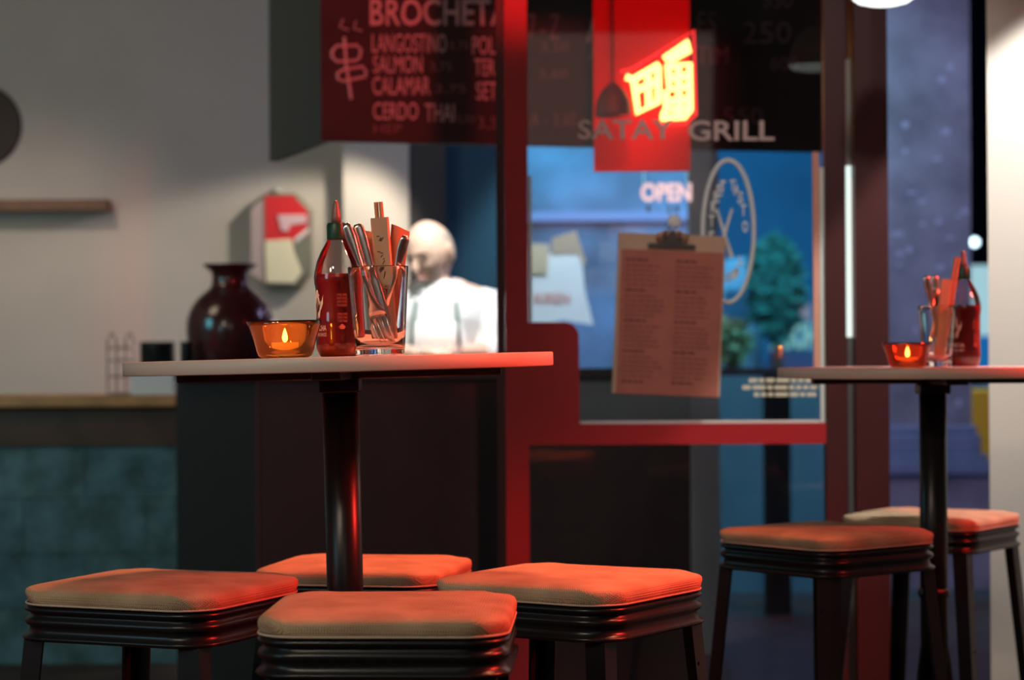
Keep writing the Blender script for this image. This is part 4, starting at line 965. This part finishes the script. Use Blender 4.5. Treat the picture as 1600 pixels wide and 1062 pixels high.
for s in (-1, 1):
    f = tube([HM @ Vector((s * .016, -.098, .018)), HM @ Vector((s * .032, -.096, .023)), HM @ Vector((s * .046, -.086, .018))], [.003, .0035, .002], 8); obj('eyebrow', f, dk, body, True)
    e = bmesh.new(); bmesh.ops.create_uvsphere(e, u_segments=14, v_segments=10, radius=.0095, matrix=HM @ Matrix.Translation((s * .030, -.0815, .002))); obj('eye', e, mat('eye_shadowed', (0.20, 0.13, 0.10), 0.4), body, True)
obj('lips', tube([HM @ Vector((-.020, -.094, -.062)), HM @ Vector((0, -.104, -.061)), HM @ Vector((.020, -.094, -.062))], [.003, .006, .003], 8), mat('lips', (0.55, 0.24, 0.22), 0.6), body, True)
# close cropped hair around the sides and back of the head
hb = bmesh.new(); bmesh.ops.create_uvsphere(hb, u_segments=40, v_segments=28, radius=1.0)
bmesh.ops.delete(hb, geom=[v for v in hb.verts if not (-0.45 < v.co.z < 0.62 and v.co.y > -0.12)], context='VERTS')
for v in hb.verts: v.co = HM @ Vector((v.co.x * .0785, v.co.y * .0995, v.co.z * .1135))
hr = obj('cropped_hair', hb, mat('stubble', (0.42, 0.36, 0.30), 0.9), body, True); md = hr.modifiers.new('so', 'SOLIDIFY'); md.thickness = 0.002
# jacket
def torso(g):      # rings: z, half width, half depth, centre y
    T_ = [(.80, .150, .115, .03), (.90, .155, .115, .02), (1.0, .150, .110, .005), (1.10, .165, .118, -.015), (1.18, .186, .118, -.02), (1.23, .190, .102, -.022), (1.268, .160, .084, -.028), (1.295, .085, .066, -.035), (1.315, .064, .058, -.042)]
    return loft([[Vector((-.01 + (hw + g) * math.cos(2 * PI * k / 32), cy_ + (hd + g) * math.sin(2 * PI * k / 32), z)) for k in range(32)] for z, hw, hd, cy_ in T_])
jb = torso(0.012)
for a, b, r_ in (('lsh', 'lel', .068), ('rsh', 'rel', .068)):
    w_ = {'lel': 'lwr', 'rel': 'rwr'}[b]; pa, pb, pc = Vector(J[a]), Vector(J[b]), Vector(J[w_])
    merge(jb, tube([pa + (pa - Vector((0, pa.y, pa.z))) * -0.25, pa + Vector((0, 0, -.01)), pa.lerp(pb, .5), pb + Vector((0, .0, -.01)), pb.lerp(pc, .18), pb.lerp(pc, .38)], [.06, r_ + .006, .066, .058, .054, .05], 20))
remesh('jacket', jb, mat('white_cotton', (0.82, 0.85, 0.86), 0.85, bump=0.1, bscale=25), cook, 0.008, 3)
tn = ['hip', 'lh', 'rh', 'lk', 'rk', 'la', 'ra']; tr = [.145, .10, .10, .078, .078, .06, .06]
remesh('trousers', skin_mesh([J[n] for n in tn], [(0, 1), (0, 2), (1, 3), (2, 4), (3, 5), (4, 6)], tr), charc, cook, 0.01, 2)
# apron: curved bib panel with dark green straps
bm = bmesh.new(); rings = []
def chest_y(x, z): return -0.02 - 0.172 * math.sqrt(max(0.05, 1 - (x / 0.24) ** 2)) + max(0, z - 1.17) * 0.35
grid = []
for j in range(9):
    z = 0.55 + (1.17 - 0.55) * j / 8; hw = 0.15 if z < 0.98 else 0.15 - (z - 0.98) * 0.35
    grid.append([bm.verts.new((-.012 + hw * (i / 4 - 1), chest_y(hw * (i / 4 - 1), z) - 0.006, z)) for i in range(9)])
for j in range(8):
    for i in range(8): bm.faces.new((grid[j][i], grid[j][i + 1], grid[j + 1][i + 1], grid[j + 1][i]))
ap = obj('apron', bm, mat('apron_white', (0.86, 0.86, 0.84), 0.85), cook, True); md = ap.modifiers.new('so', 'SOLIDIFY'); md.thickness = 0.004
gs_ = mat('green_strap', (0.01, 0.10, 0.085), 0.7)
for s in (-1, 1):
    pts = [(-.014 + s * .082, chest_y(.08, 1.09) - .014, 1.09), (-.014 + s * .077, chest_y(.08, 1.17) - .012, 1.17), (-.014 + s * .068, -.125, 1.235), (-.014 + s * .062, -.075, 1.285), (-.014 + s * .055, -.03, 1.315), (-.014 + s * .03, .025, 1.325)]
    obj('apron_strap', tube(pts, .0058, 8), gs_, ap, True)
